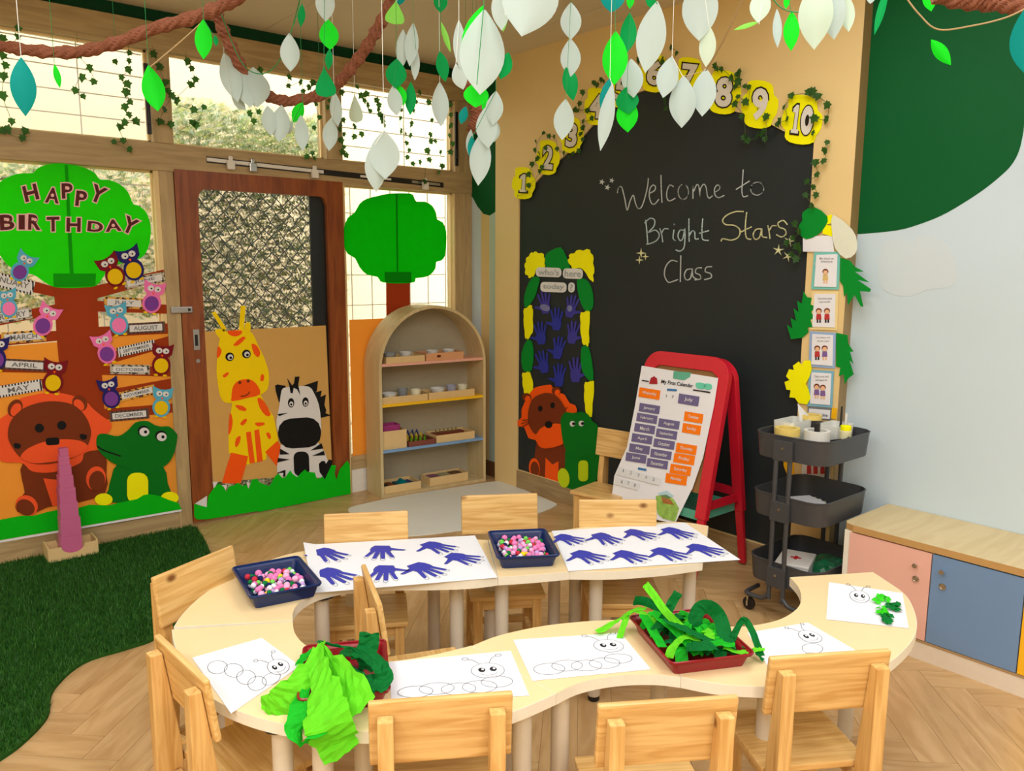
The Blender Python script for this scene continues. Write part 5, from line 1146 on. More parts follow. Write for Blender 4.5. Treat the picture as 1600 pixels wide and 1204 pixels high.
for z, m, nm in ((.895, plain('shelf_pink', (236, 178, 158), .4), 'pink shelf board'), (.625, plain('shelf_yellow', (250, 200, 30), .4), 'yellow shelf board'), (.315, plain('shelf_blue', (124, 166, 214), .4), 'blue shelf board')):
    obj('shelf_board', MB().bb((-W2_+TH, .004, z-.009), (W2_-TH, DP-.012, z+.009)), m, sh, label=nm)
def SL(x, y, z): r = Matrix.Rotation(SA, 3, 'Z') @ Vector((x, y, 0)); return (SO.x+r.x, SO.y+r.y, z)
TRW = plain('tray_wood', (226, 196, 140), .5, 0, .06, 20); TRP = plain('tray_wood_pinkish', (222, 164, 118), .5, 0, .06, 20); BW = plain('white_porcelain', (214, 218, 220), .2); BG = plain('grey_porcelain', (150, 156, 160), .25); DB = plain('dark_beads', (80, 50, 40), .6)
def wtray(x0, x1, z, h, m, label, y0=.02, y1=.19, dz=0):
    t = thing('wooden_tray', label, 'tray', SL((x0+x1)/2, (y0+y1)/2, z), SA, 'wooden trays on the arched shelf')
    w_, d = x1-x0-.004, y1-y0
    mb = open_box(w_, d, h, .007, .003, taper=1); obj('tray_body', mb, m, t)
    return t
def put(mb, m, name, label, cat, x, y, z, group, smooth=True, **k):
    o = obj(name, mb, m, smooth=smooth, **k); o.location = SL(x, y, z); o.rotation_euler = (0, 0, SA); return tag(o, label, cat, group)
a1 = wtray(-.35, -.06, .904, .042, TRW, 'pine tray with two small bowls at the left of the pink shelf')
a2 = wtray(-.055, .245, .904, .050, TRP, 'reddish tray with an oval handle hole at the right of the pink shelf')
obj('handle_hole', MB().lathe([(.016, 0), (.016, .002)], (0, 0, 0), 16, Matrix.Translation((-.05, -.0855, .028)) @ Matrix.Rotation(PI/2, 4, 'X') @ Matrix.Scale(.6, 4, (0, 1, 0))), plain('hole_brown', (110, 50, 20), .7), a2)
for x, y, lab in ((-.30, .07, 'small grey bowl furthest left on the pink shelf'), (-.18, .07, 'small white bowl second on the pink shelf'), (.02, .07, 'small white bowl third on the pink shelf'), (.15, .07, 'small white bowl furthest right on the pink shelf')):
    put(bowl(.046, .045), BG if x < -.25 else BW, 'bowl', lab, 'bowl', x, y, .904+.0205, 'bowls on the shelf')
wtray(-.388, -.04, .634, .045, TRW, 'pine tray with bowl and cups at the left of the yellow shelf'); wtray(-.035, .335, .634, .048, TRW, 'pine tray with bowl and cups at the right of the yellow shelf')
put(bowl(.055, .045), BW, 'bowl', 'wide white bowl at the left of the yellow shelf', 'bowl', -.31, .07, .6545, 'bowls on the shelf'); put(bowl(.055, .05), BW, 'bowl', 'wide white bowl in the right tray of the yellow shelf', 'bowl', .06, .07, .6545, 'bowls on the shelf')
for x, y, m, lab in ((-.175, .14, BG, 'grey cup behind the ivory cup at the left of the yellow shelf'), (-.115, .06, plain('ivory', (230, 230, 204), .4), 'ivory cup in the left tray of the yellow shelf'), (.185, .10, plain('lavender_cup', (170, 174, 200), .4), 'lavender cup in the right tray of the yellow shelf'), (.265, .08, MATS['ivory'], 'ivory cup at the right end of the yellow shelf')):
    put(cup(.036, .068), m, 'cup', lab, 'cup', x, y, .642, 'cups on the yellow shelf')
bx = wtray(-.388, -.205, .324, .125, TRW, 'taller yellowish wooden box at the left of the blue shelf')
put(open_box(.13, .10, .06, .006, .01), plain('magenta_plastic', (170, 60, 130), .4), 'pink_box', 'magenta plastic box inside the wooden box on the blue shelf', 'box', -.30, .105, .42, None, smooth=False)
put(MB().box((0, 0, .045), (.12, .09, .09)), plain('box_block', (150, 100, 60), .6), 'wooden_block', 'brown block under the magenta box on the blue shelf', 'block', -.30, .105, .332, None, smooth=False)
wtray(-.195, .015, .324, .035, plain('tray_dark_red', (130, 70, 56), .5), 'dark red tray with coloured pegs on the blue shelf', .015)
wtray(.02, .335, .324, .052, TRW, 'pine tray with a knobbed cylinder block on the blue shelf')
kc = [('blue', (20, 50, 130)), ('yellow', (220, 190, 60)), ('green', (90, 150, 20))]
for r_, (cn, c) in enumerate(kc):
    for k in range(4):
        put(MB().lathe([(.010, 0), (.010, .035), (.004, .036), (.006, .05)], n=10), plain('peg_'+cn, c, .4), 'peg', '%s peg standing in the dark red tray' % cn, 'peg', -.165+k*.035+r_*.008, .16-r_*.045, .334+.012*(2-r_), '%s pegs in the dark red tray' % cn)
put(MB().box((0, 0, .02), (.24, .06, .04)), plain('block_red_brown', (120, 54, 40), .5), 'cylinder_block', 'red brown cylinder block in the pine tray of the blue shelf', 'block', .17, .13, .332, None, smooth=False)
for k in range(6): put(MB().lathe([(.009, 0), (.009, .004), (.003, .006), (.005, .02), (.001, .024)], n=10), plain('knob_olive', (120, 110, 40), .4), 'knob', 'small olive knob in a row on the red brown cylinder block', 'knob', .075+k*.033, .13, .3725, 'knobs on the cylinder block')
wtray(-.388, -.10, .0205, .052, TRW, 'pine tray with a teal fan on the bottom of the arched shelf'); wtray(-.03, .285, .0205, .058, TRW, 'pine tray of fabric cards on the bottom of the arched shelf', .03, .17)
put(MB().solid([Vector((x*.001, 0, z*.001)) for x, z in [(-55, 0), (-30, 30), (-8, 52), (4, 54), (20, 40), (55, 8), (55, 0)]], [Vector((x*.001, .05, z*.001)) for x, z in [(-55, 0), (-30, 30), (-8, 52), (4, 54), (20, 40), (55, 8), (55, 0)]]), plain('teal_cloth', (0, 120, 124), .6), 'teal_cone', 'teal folded piece standing in the bottom left tray', 'toy', -.21, .08, .03, None, smooth=False)
for k, c in enumerate(((60, 80, 60), (150, 80, 40), (40, 90, 90), (40, 60, 110))): put(MB().box((0, 0, .015), (.04, .10, .03)), plain('toy_%d' % k, c, .6), 'toy_piece', 'small %s block in the bottom left tray' % ('olive', 'brown', 'dark teal', 'navy')[k], 'toy', -.35+.055*k+(.03 if k > 2 else 0), .11, .0285, None, smooth=False)
for k, (cn, c) in enumerate((('mauve', (140, 90, 110)), ('beige', (170, 160, 120)), ('brown', (110, 80, 50)))): put(MB().box((0, 0, .02), (.08, .11, .04)), plain('cards_'+cn, c, .7, 0, .3, 80), 'card_stack', '%s stack of cards in the bottom right tray' % cn, 'cards', .035+.092*k, .10, .0285, None, smooth=False)

# ------------------------------------------------------------------ low cabinet with coloured doors
cb = thing('low_cabinet', 'long low cabinet with pale wood top and pink, blue and yellow doors', 'cabinet', (3.38, .4, 0))
CX, YT, YE = 3.165, 1.59, -.9
tp = [(CX, YE), (CX, YT-.09)]+[(CX+.09-.09*math.cos(a), YT-.09+.09*math.sin(a)) for a in (PI/2*k/6 for k in range(1, 7))]+[(XW-.002, YT), (XW-.002, YE)]
tp = [(CX, YE), (CX, YT-.05), (CX+.012, YT-.015), (CX+.04, YT), (XW-.002, YT), (XW-.002, YE)]
obj('worktop', MB().prism(tp, .452, .480), PLYX, cb, world=True)
obj('worktop_edge', MB().prism([(x-.001 if x < 3.3 else x, y+(.001 if y > 0 else 0)) for x, y in tp], .4525, .4795), plain('edge_wood', (190, 150, 92), .5), cb, world=True)
obj('carcass', MB().bb((CX+.022, YE, .08), (XW-.002, YT-.025, .451)), WHITE, cb, world=True)
obj('side_panel', MB().bb((CX+.004, YT-.045, .0), (XW-.002, YT-.012, .4515)), plain('side_white', (236, 232, 216), .5), cb, world=True)
obj('plinth', MB().bb((CX+.003, YE, 0), (XW-.002, YT-.046, .072)), plain('plinth_white', (226, 214, 196), .45), cb, world=True)
obj('bottom_rail', MB().bb((CX+.001, YE, .073), (CX+.022, YT-.046, .082)), plain('rail_tan', (170, 140, 100), .5), cb, world=True)
yb = [P(1325, 860, 'X', CX).y, P(1453.5, 900, 'X', CX).y, P(1597, 960, 'X', CX).y]; wd_ = yb[1]-yb[2]
doors = [('pink', (232, 180, 164), yb[0], yb[1]), ('blue', (112, 144, 184), yb[1], yb[2]), ('yellow', (246, 186, 30), yb[2], yb[2]-wd_), ('green', (120, 180, 110), yb[2]-wd_, yb[2]-2*wd_), ('pink', (232, 180, 164), yb[2]-2*wd_, yb[2]-3*wd_), ('blue', (112, 144, 184), yb[2]-3*wd_, YE)]
for k, (n, c, y0, y1) in enumerate(doors):
    d = obj('door', MB().bb((CX+.002, y1+.002, .084), (CX+.020, y0-.002, .446)), plain('door_'+n, c, .4, 0, .02, 10), cb, world=True, bevel=.001, label=n+' door')
    if k < 2:
        for (x, y, kn) in ((((1432, 882, 1), (1431, 904, 0)), ((1474, 892, 1), (1473, 916, 0)))[k]):
            p = P(x, y, 'X', CX+.001)
            if kn: obj('knob', MB().lathe([(.004, 0), (.004, .012), (.010, .016), (.009, .021)], (0, 0, 0), 14, Matrix.Translation(p) @ Matrix.Rotation(-PI/2, 4, 'Y')), CHROME, d, world=True, smooth=True)
            else: obj('lock', MB().lathe([(.013, 0), (.013, .004), (.009, .005), (.009, .003), (.003, .003)], (0, 0, 0), 18, Matrix.Translation(p) @ Matrix.Rotation(-PI/2, 4, 'Y')), CHROME, d, world=True, smooth=True)

# ------------------------------------------------------------------ trolley
tc_ = Vector((3.257, 1.795, 0)); tl = thing('utility_trolley', 'charcoal metal three-tier trolley on castors between easel and cabinet', 'trolley', tc_)
for z, nm in ((.83, 'top'), (.565, 'middle'), (.262, 'bottom')):
    b = obj('basket', open_box(.43, .35, .105, .003, .07, z-.105, .965), DGREY, tl, smooth=True)
    obj('rim', MB().tube([Vector((p[0], p[1], z)) for p in rrect(0, 0, .43, .35, 0, .07)]+[Vector((.215, .105, z))], .0035, 6, cap=False), DGREY, b, smooth=True)
for sx in (-1, 1):
    for sy in (-1, 1):
        yy = .033*sy+.01
        pth = [(sx*.222, yy, .80), (sx*.222, yy, .15), (sx*.222, yy+.006*sy, .11), (sx*.222, yy+.03*sy, .085), (sx*.222, yy+.07*sy, .08), (sx*.222, .13*sy, .08), (sx*.216, .155*sy, .08), (sx*.19, .168*sy, .08), (sx*.10, .172*sy, .08)]
        obj('frame_tube', MB().tube([Vector(p) for p in smooth_open(pth, 3)], .0105, 10), DGREY, tl, smooth=True)
        w_ = obj('castor_fork', MB().bb((sx*.205-.016, .150*sy-.004, .045), (sx*.205+.016, .150*sy+.004, .068)).bb((sx*.205-.016, .150*sy-.002, .02), (sx*.205-.013, .150*sy+.006, .05)).bb((sx*.205+.013, .150*sy-.002, .02), (sx*.205+.016, .150*sy+.006, .05)), CHROME, tl)
        obj('wheel', MB().lathe([(.018, -.009), (.027, -.009), (.030, -.005), (.030, .005), (.027, .009), (.018, .009)], (0, 0, 0), 20, Matrix.Translation((sx*.205, .150*sy, .030)) @ Matrix.Rotation(PI/2, 4, 'Y')), BLACK, w_, smooth=True)
    for z in (.78, .51, .21):
        pl_ = obj('bracket', MB().bb((sx*.2155, -.035, z-.055), (sx*.2335, .055, z+.035)), DGREY, tl, bevel=.003)
        obj('screw', MB().lathe([(.007, 0), (.006, .003)], (0, 0, 0), 12, Matrix.Translation((sx*.2335, .01, z)) @ Matrix.Rotation(sx*PI/2, 4, 'Y')), CHROME, pl_)
def on(mb, m, name, label, cat, dx, dy, z, rz=0, **k):
    o = obj(name, mb, m, **k); o.location = (tc_.x+dx, tc_.y+dy, z); o.rotation_euler = (0, 0, rz); return tag(o, label, cat)
Z0 = .745
MASK = plain('masking_tape', (232, 206, 116), .6)
on(ringm(.036, .052, .034), plain('clear_tape', (206, 206, 180), .4), 'tape_roll', 'cream tape roll under the masking tape on the trolley top', 'tape', -.125, .055, Z0+.04)
on(ringm(.036, .054, .032), MASK, 'tape_roll', 'yellowish masking tape roll on top of another roll on the trolley', 'tape', -.125, .055, Z0+.0745)
on(MB().box((0, 0, .018), (.12, .10, .036)), plain('box_grey', (120, 124, 126), .6), 'storage_tin', 'grey tin under the tape rolls in the top basket', 'tin', -.12, .055, Z0+.003)
on(ringm(.040, .056, .052), WHITE, 'tape_roll', 'white tape roll in the middle front of the trolley top', 'tape', -.045, -.04, Z0+.048)
on(MB().box((0, 0, .021), (.11, .11, .042)), MATS['box_grey'], 'storage_tin', 'grey tin under the white tape roll in the top basket', 'tin', -.045, -.04, Z0+.004)
on(MB().box((0, 0, .045), (.035, .02, .09), .3), BLACK, 'black_clip', 'black clip standing inside the white tape roll', 'clip', -.045, -.04, Z0+.0465, bevel=.006)
on(open_box(.17, .10, .09, .004, .015), plain('frosted_plastic', (226, 228, 222), .35), 'plastic_box', 'white open plastic box at the back of the trolley top', 'box', .0, .105, Z0+.03)
on(open_box(.14, .11, .075, .004, .02), MATS['frosted_plastic'], 'plastic_box', 'white plastic caddy at the right of the trolley top', 'box', .135, -.03, Z0+.03)
on(ringm(.034, .046, .02), MASK, 'tape_roll', 'masking tape roll lying on the white caddy of the trolley', 'tape', .105, .075, Z0+.115)
gb = thing('glue_jar', 'small clear glue jar with bright yellow lid on the trolley', 'jar', (tc_.x+.055, tc_.y-.118, Z0+.035))
obj('jar_body', MB().lathe([(.024, 0), (.025, .004), (.025, .062), (.020, .066)]), plain('cream_label', (232, 226, 180), .4), gb, smooth=True); obj('lid', MB().lathe([(.0225, .066), (.0225, .084), (.020, .086)]), YEL, gb, smooth=True)
obj('label_mark', MB().box((-.012, -.0215, .035), (.016, .003, .012)), DK, gb)
on(MB().tube([(0, 0, 0), (.004, 0, .03), (.012, .004, .13)], [.006, .006, .004], 8), BLACK, 'marker_pen', 'black marker pen standing at the right end of the trolley', 'pen', .165, -.035, Z0+.05)
on(MB().tube([(0, 0, 0), (.0, 0, .10)], .005, 8), WHITE, 'marker_pen', 'white marker pen next to the black marker on the trolley', 'pen', .185, -.05, Z0+.05)
on(MB().box((0, 0, .03), (.10, .05, .06), -.3), plain('black_pouch', (30, 34, 36), .7), 'black_pouch', 'black pouch at the front of the trolley top behind the rim', 'pouch', .02, -.12, Z0+.004, bevel=.014)
pf = MB().add([(-.05, 0, 0), (.04, 0, 0), (.035, .005, .02), (-.045, .02, .085)], [(0, 1, 2, 3)])
on(pf, SHEET, 'paper_piece', 'white pointed paper standing behind the caddy on the trolley', 'paper', .085, .09, Z0+.105, recalc=False)
for k in range(4): on(MB().box((0, 0, .002), (.21, .15, .004), .5+k*.2), SHEET if k % 2 else plain('booklet', (200, 196, 170), .6, 0, .5, 60), 'booklet', ('lowest', 'lower', 'upper', 'topmost')[k]+' printed leaflet in the middle basket of the trolley', 'booklet', -.01, .0, .565-.101+.0045*k+.02)
on(MB().box((0, 0, .009), (.18, .14, .018), .4), MATS['box_grey'], 'flat_box', 'flat grey box under the leaflets in the middle basket', 'box', -.01, 0, .4640)
fa_ = thing('first_aid_box', 'white first aid box with red cross in the bottom basket of the trolley', 'box', (tc_.x-.06, tc_.y+.015, .1605), .35)
obj('case', MB().box((0, 0, .04), (.19, .14, .08)), plain('box_white', (214, 214, 212), .5), fa_, bevel=.006); obj('lid', MB().box((0, 0, .084), (.196, .146, .012)), WHITE, fa_, bevel=.004)
obj('red_cross', MB().box((0, 0, .0905), (.045, .014, .0015)).box((0, 0, .0906), (.014, .045, .0015)), plain('cross_red', (200, 20, 40), .5), fa_)
bagm = plain('green_bag', (30, 110, 70), .35, 0, .5, 25, 1)
bm = bmesh.new(); bmesh.ops.create_icosphere(bm, subdivisions=3, radius=1)
for v in bm.verts: v.co *= 1+rnd.uniform(-.10, .10)
for v in bm.verts: v.co = Vector((v.co.x*.10, v.co.y*.085, max(v.co.z, -.6)*.05))
me = bpy.data.meshes.new('plastic_bag'); bm.to_mesh(me); bm.free(); me.materials.append(bagm); o = bpy.data.objects.new('plastic_bag', me); COL.objects.link(o); o.location = (tc_.x+.09, tc_.y-.06, .192); tag(o, 'green translucent bag beside the first aid box on the trolley', 'bag')

# ------------------------------------------------------------------ red easel with calendar poster
ez = thing('easel', 'red plastic children easel with teal tray in front of the blackboard', 'easel', (3.30, 2.52, 0))
Y0, Y1 = 2.255, 2.79
def eplane(top, foot): t = Vector(top); f = Vector(foot); d = (f-t); L = d.length; return t, d.normalized(), L
def eU(top, foot, band, thick, vmax, sgn, yy0, yy1):
    t, d, L = eplane(top, foot); n = Vector((d.z, 0, -d.x))*sgn; r = .10
    f = lambda u, v, k: Vector((t.x+d.x*v+n.x*k, u, t.z+d.z*v+n.z*k))
    a = [(yy0, vmax), (yy0, r)]+[(yy0+r-r*math.cos(q), r-r*math.sin(q)) for q in (PI/2*k/6 for k in range(1, 6))]+[(yy0+r, 0), (yy1-r, 0)]+[(yy1-r+r*math.sin(q), r-r*math.cos(q)) for q in (PI/2*k/6 for k in range(1, 6))]+[(yy1, r), (yy1, vmax)]
    b = [(yy1-band, vmax), (yy1-band, r)]+[(yy1-r, band+.012), (yy0+r, band+.012)]+[(yy0+band, r), (yy0+band, vmax)]
    lp = a+b
    return MB().solid([f(u, v, thick/2) for u, v in lp], [f(u, v, -thick/2) for u, v in lp]), f, L
FT, FF = (3.295, 0, 1.105), (3.07, 0, 0); RT, RF = (3.315, 0, 1.095), (3.505, 0, 0)
mb, ff, LF = eU(FT, FF, .062, .035, .80, -1, Y0, Y1); obj('front_frame', mb, RED, ez, world=True, bevel=.008)
mb, rf_, LR = eU(RT, RF, .055, .035, .80, 1, Y0, Y1); obj('rear_frame', mb, RED, ez, world=True, bevel=.008)
for f, L, nm in ((ff, LF, 'front_leg'), (rf_, LR, 'rear_leg')):
    for yy in (Y0+.006, Y1-.05):
        q = [f(yy, .78, -.012), f(yy+.044, .78, -.012), f(yy+.044, .78, .012), f(yy, .78, .012), f(yy+.003, L-.012, -.011), f(yy+.041, L-.012, -.011), f(yy+.041, L-.012, .011), f(yy+.003, L-.012, .011)]
        obj(nm, MB().hexa(q), RED, ez, world=True, bevel=.004)
obj('front_panel', MB().solid([ff(u, v, .004) for u, v in ((Y0+.05, .05), (Y1-.05, .05), (Y1-.05, .68), (Y0+.05, .68))], [ff(u, v, -.006) for u, v in ((Y0+.05, .05), (Y1-.05, .05), (Y1-.05, .68), (Y0+.05, .68))]), plain('easel_board', (150, 108, 62), .5), ez, world=True)
for z in (.80,): 
    p, q = ff(0, .74, 0), rf_(0, .74, 0)
    obj('spreader', MB().bb((p.x, Y0+.02, p.z-.02), (q.x, Y0+.035, p.z+.02)), RED, ez, world=True)
    obj('spreader', MB().bb((p.x, Y1-.035, p.z-.02), (q.x, Y1-.02, p.z+.02)), RED, ez, world=True)
obj('rear_rail', MB().bb((rf_(0, .70, 0).x-.01, Y0+.04, .385), (rf_(0, .70, 0).x+.012, Y1-.04, .425)), RED, ez, world=True)
tb = open_box(.30, .46, .045, .006, .02, .31, 1, (3.285, (Y0+Y1)/2)); obj('storage_tray', tb, TEAL, ez, world=True)
nrm = Vector((-1.105, 0, .225)).normalized(); FPN = ('G', Vector((3.295, 0, 1.105))+nrm*.021, nrm)
po = wthing('calendar_poster', 'My First Calendar poster with purple month and orange day cards on the easel', 'poster', 1045, 680, FPN)
E8 = lambda p: cp(p, 940, 540, 3.54)
main = E8([(222, 110), (645, 178), (622, 330), (560, 620), (500, 795), (62, 795), (70, 720), (140, 560), (185, 330)])
art('sheet', main, SHEET, po, FPN, 1, .001)
bot = E8([(62, 790), (500, 790), (405, 985), (300, 960), (40, 900)])
art('lower_sheet', bot, SHEET, po, FPN, 1.6, .001)
art('picture', E8([(300, 830), (360, 822), (400, 850), (428, 900), (405, 972), (340, 955), (310, 930), (300, 880)]), plain('meadow_print', (150, 190, 90), .6, 0, .5, 40), po, FPN, 3)
art('picture_barn', E8([(330, 835), (380, 850), (400, 880), (340, 870)]), plain('barn_print', (170, 110, 60), .6, 0, .4, 50), po, FPN, 4); art('picture_sky', E8([(310, 815), (360, 800), (400, 830), (370, 845), (330, 838)]), plain('sky_print', (180, 216, 226), .6), po, FPN, 3)
art('clip', E8([(398, 140), (492, 148), (488, 172), (455, 190), (395, 180)]), TEAL, po, FPN, 3, .004)
art('barn_logo', E8([(262, 210), (272, 178), (290, 168), (306, 180), (308, 212)]), plain('barn_red', (170, 40, 50), .6), po, FPN, 3)
for q in ([(522, 205), (560, 205), (580, 222), (560, 240), (525, 232)], [(565, 210), (605, 212), (608, 238), (575, 242)]): art('mint_badge', E8(q), plain('mint_print', (110, 210, 180), .6), po, FPN, 3, sm=2)
art('title_bar', E8([(222, 188), (260, 194), (260, 200), (222, 194)]), DINK, po, FPN, 3); art('title_bar', E8([(505, 240), (600, 254), (600, 262), (505, 247)]), DINK, po, FPN, 3)
wtext('title', 'My First Calendar', 940+418/3.54, 540+212/3.54, 50, 7.5, DINK, po, FPN, 3, 8, .02)
PUR = plain('card_violet_grey', (112, 104, 146), .6, 0, .03, 10); ORC = card('day_orange', (252, 128, 20))
def ccard(word, x, y, w_, h, rot, m, nm, sk=0): c = [(x+a*w_/2+b*h/2*(-.14), y+b*h/2+a*w_/2*.16) for a, b in ((-1, -1), (1, -1), (1, 1), (-1, 1))]; c = E8(c); art(nm, c, m, po, FPN, 3, .0012); wtext('lettering', word, 940+x/3.54, 540+y/3.54, (w_*.2+w_*.062*len(word))/3.54*.9, h*.42/3.54, WHC, po, FPN, 4, 9, .01)
for k, wd in enumerate(('January', 'February', 'March', 'April', 'May', 'June')): ccard(wd, [264, 250, 238, 223, 209, 190][k], [347, 401, 458, 514, 570, 620][k], 112, 46, 8, PUR, 'month_card')
for k, wd in enumerate(('August', 'September', 'October', 'November', 'December')): ccard(wd, [372, 359, 345, 328, 308][k], [432, 488, 543, 600, 652][k], 114, 46, 8, PUR, 'month_card')
ccard('July', 481, 299, 112, 54, 8, PUR, 'month_card')
ccard('Wednesday', 264, 264, 115, 52, 8, ORC, 'day_card')
for k, wd in enumerate(('Tuesday', 'Sunday', 'Thursday', 'Friday', 'Saturday', 'Monday')): ccard(wd, [508, 497, 468, 456, 436, 412][k], [396, 460, 570, 626, 686, 738][k], [102, 100, 112, 114, 114, 116][k], 52, 8, ORC, 'day_card')
wtext('date_digits', '1   7', 940+378/3.54, 540+280/3.54, 12, 4, DINK, po, FPN, 3, 8); art('blue_tag', E8([(362, 236), (415, 240), (414, 252), (362, 248)]), plain('tag_blue', (60, 120, 180), .6), po, FPN, 3); art('blue_tag', E8([(202, 672), (248, 680), (246, 692), (200, 684)]), MATS['tag_blue'], po, FPN, 3)
for q in ([(92, 668), (328, 735), (318, 772), (82, 712)], [(78, 725), (212, 765), (200, 800), (70, 765)]):
    art('number_strip', E8(q), plain('strip_white', (224, 228, 232), .6), po, FPN, 4, .001)
for k, s in enumerate('12345'): wtext('lettering', s, 940+(120+42*k)/3.54, 540+(690+12*k)/3.54, 1.2 if s == '1' else 2.5, 5, INK, po, FPN, 5, 12)
for k, s in enumerate('678'): wtext('lettering', s, 940+(112+36*k)/3.54, 540+(750+10*k)/3.54, 2.5, 5, INK, po, FPN, 5, 12, .01)

# ------------------------------------------------------------------ pink tower in a wooden box
PK = plain('pink_lacquer', (200, 104, 150), .4)
z = .03; sizes = [.10, .094, .084, .076, .066, .056, .048, .040]; bxp = Vector((.808, 4.615, 0))
pb = thing('wooden_box', 'pale wooden box with scooped front holding the pink tower on the grass rug', 'box', bxp)
wx, wy, hh = .118, .07, .072
scoop = [(-wx, 0), (wx, 0), (wx, hh), (.055, hh)]+[(.055*math.cos(a), hh-.042*math.sin(a)) for a in (PI*k/10 for k in range(1, 10))]+[(-.055, hh), (-wx, hh)]
z0_ = .014
for y_ in (-wy, wy-.008): obj('end_panel', MB().solid([Vector((x, y_, zz+z0_)) for x, zz in scoop], [Vector((x, y_+.008, zz+z0_)) for x, zz in scoop]), TRW, pb)
for s in (-1, 1): obj('side_panel', MB().box((s*(wx-.004), 0, z0_+hh/2+.004), (.008, 2*wy-.017, hh+.008)), TRW, pb)
obj('base', MB().box((0, 0, z0_+.006), (2*wx-.017, 2*wy-.017, .012)), TRW, pb)
for k, s in enumerate(sizes):
    o = obj('pink_cube', MB().box((0, 0, s/2), (s, s, s)), PK, bevel=.0015); o.location = (bxp.x+rnd.uniform(-.002, .002), bxp.y, z); o.rotation_euler = (0, 0, rnd.uniform(-.03, .03)); z += s+.0002
    tag(o, 'pink wooden cube, %s of the tower' % ('lowest', 'second from the bottom', 'third from the bottom', 'fourth from the bottom', 'fourth from the top', 'third from the top', 'second from the top', 'topmost')[k], 'cube', 'pink tower cubes')

# ------------------------------------------------------------------ ivy
IV = hedgemat('ivy_leaf', [(74, 128, 48), (96, 148, 62), (60, 108, 44), (112, 158, 70)], .55); IVS = plain('ivy_stem', (86, 96, 50), .7)
ivp = [(0, -.5), (.18, -.38), (.42, -.42), (.34, -.12), (.5, .08), (.24, .18), (0, .55), (-.24, .18), (-.5, .08), (-.34, -.12), (-.42, -.42), (-.18, -.38)]
ivm = []
for k in range(5):
    rr = random.Random(k); mb = MB(); vs = [(0, .0, .06)]+[(x*(1+rr.uniform(-.1, .1)), rr.uniform(-.04, .04)-abs(x)*.25*(k % 3), -y) for x, y in ivp]; vs[0] = (0, 0, 0)
    mb.add(vs, [(0, i+1, (i+1) % 12+1) for i in range(12)]); me = bpy.data.meshes.new('leaf'); me.from_pydata(mb.v, [], mb.f); me.materials.append(IV); ivm.append(me)
def ivy(label, pts, pl, off=.02, size=.036, group='ivy vines', order=None):
    W3d = [place(pl, 0, x, y, off) for x, y in pts]; c = W3d[0]; t = thing('ivy_vine', label, 'ivy', tuple(c), 0, group)
    rzz = 0 if pl[0] == 'Y' else -PI/2
    for p in W3d:
        o = bpy.data.objects.new('leaf', rnd.choice(ivm)); COL.objects.link(o); o.parent = t; q = p-c; n_ = Vector((0, -1, 0)) if pl[0] == 'Y' else Vector((-1, 0, 0))
        o.location = q+n_*rnd.uniform(0, .012); s = size*rnd.uniform(.8, 1.25); o.scale = (s, s, s); o.rotation_euler = (rnd.uniform(-.4, .4), rnd.uniform(-.7, .7), rzz+rnd.uniform(-.6, .6))
    so = [W3d[0]]; rest = W3d[1:]
    while rest:
        k = min(range(len(rest)), key=lambda i: (rest[i]-so[-1]).length)
        so.append(rest.pop(k))
    runs = [[so[0]]]
    for p in so[1:]:
        if (p-runs[-1][-1]).length > .22: runs.append([p])
        else: runs[-1].append(p)
    mb = MB()
    for r in runs:
        if len(r) > 1: mb.tube([Vector(q) for q in smooth_open([tuple(p) for p in r], 3)], .0012, 4)
    if pl[0] == 'Y':
        p = max(W3d, key=lambda q: q.z); mb.tube([p, Vector((p.x, YW-.045, max(2.715, p.z+.01)))], .0007, 4)
    if mb.v: obj('stem', mb, IVS, t, world=True, kind='stuff')
    return t
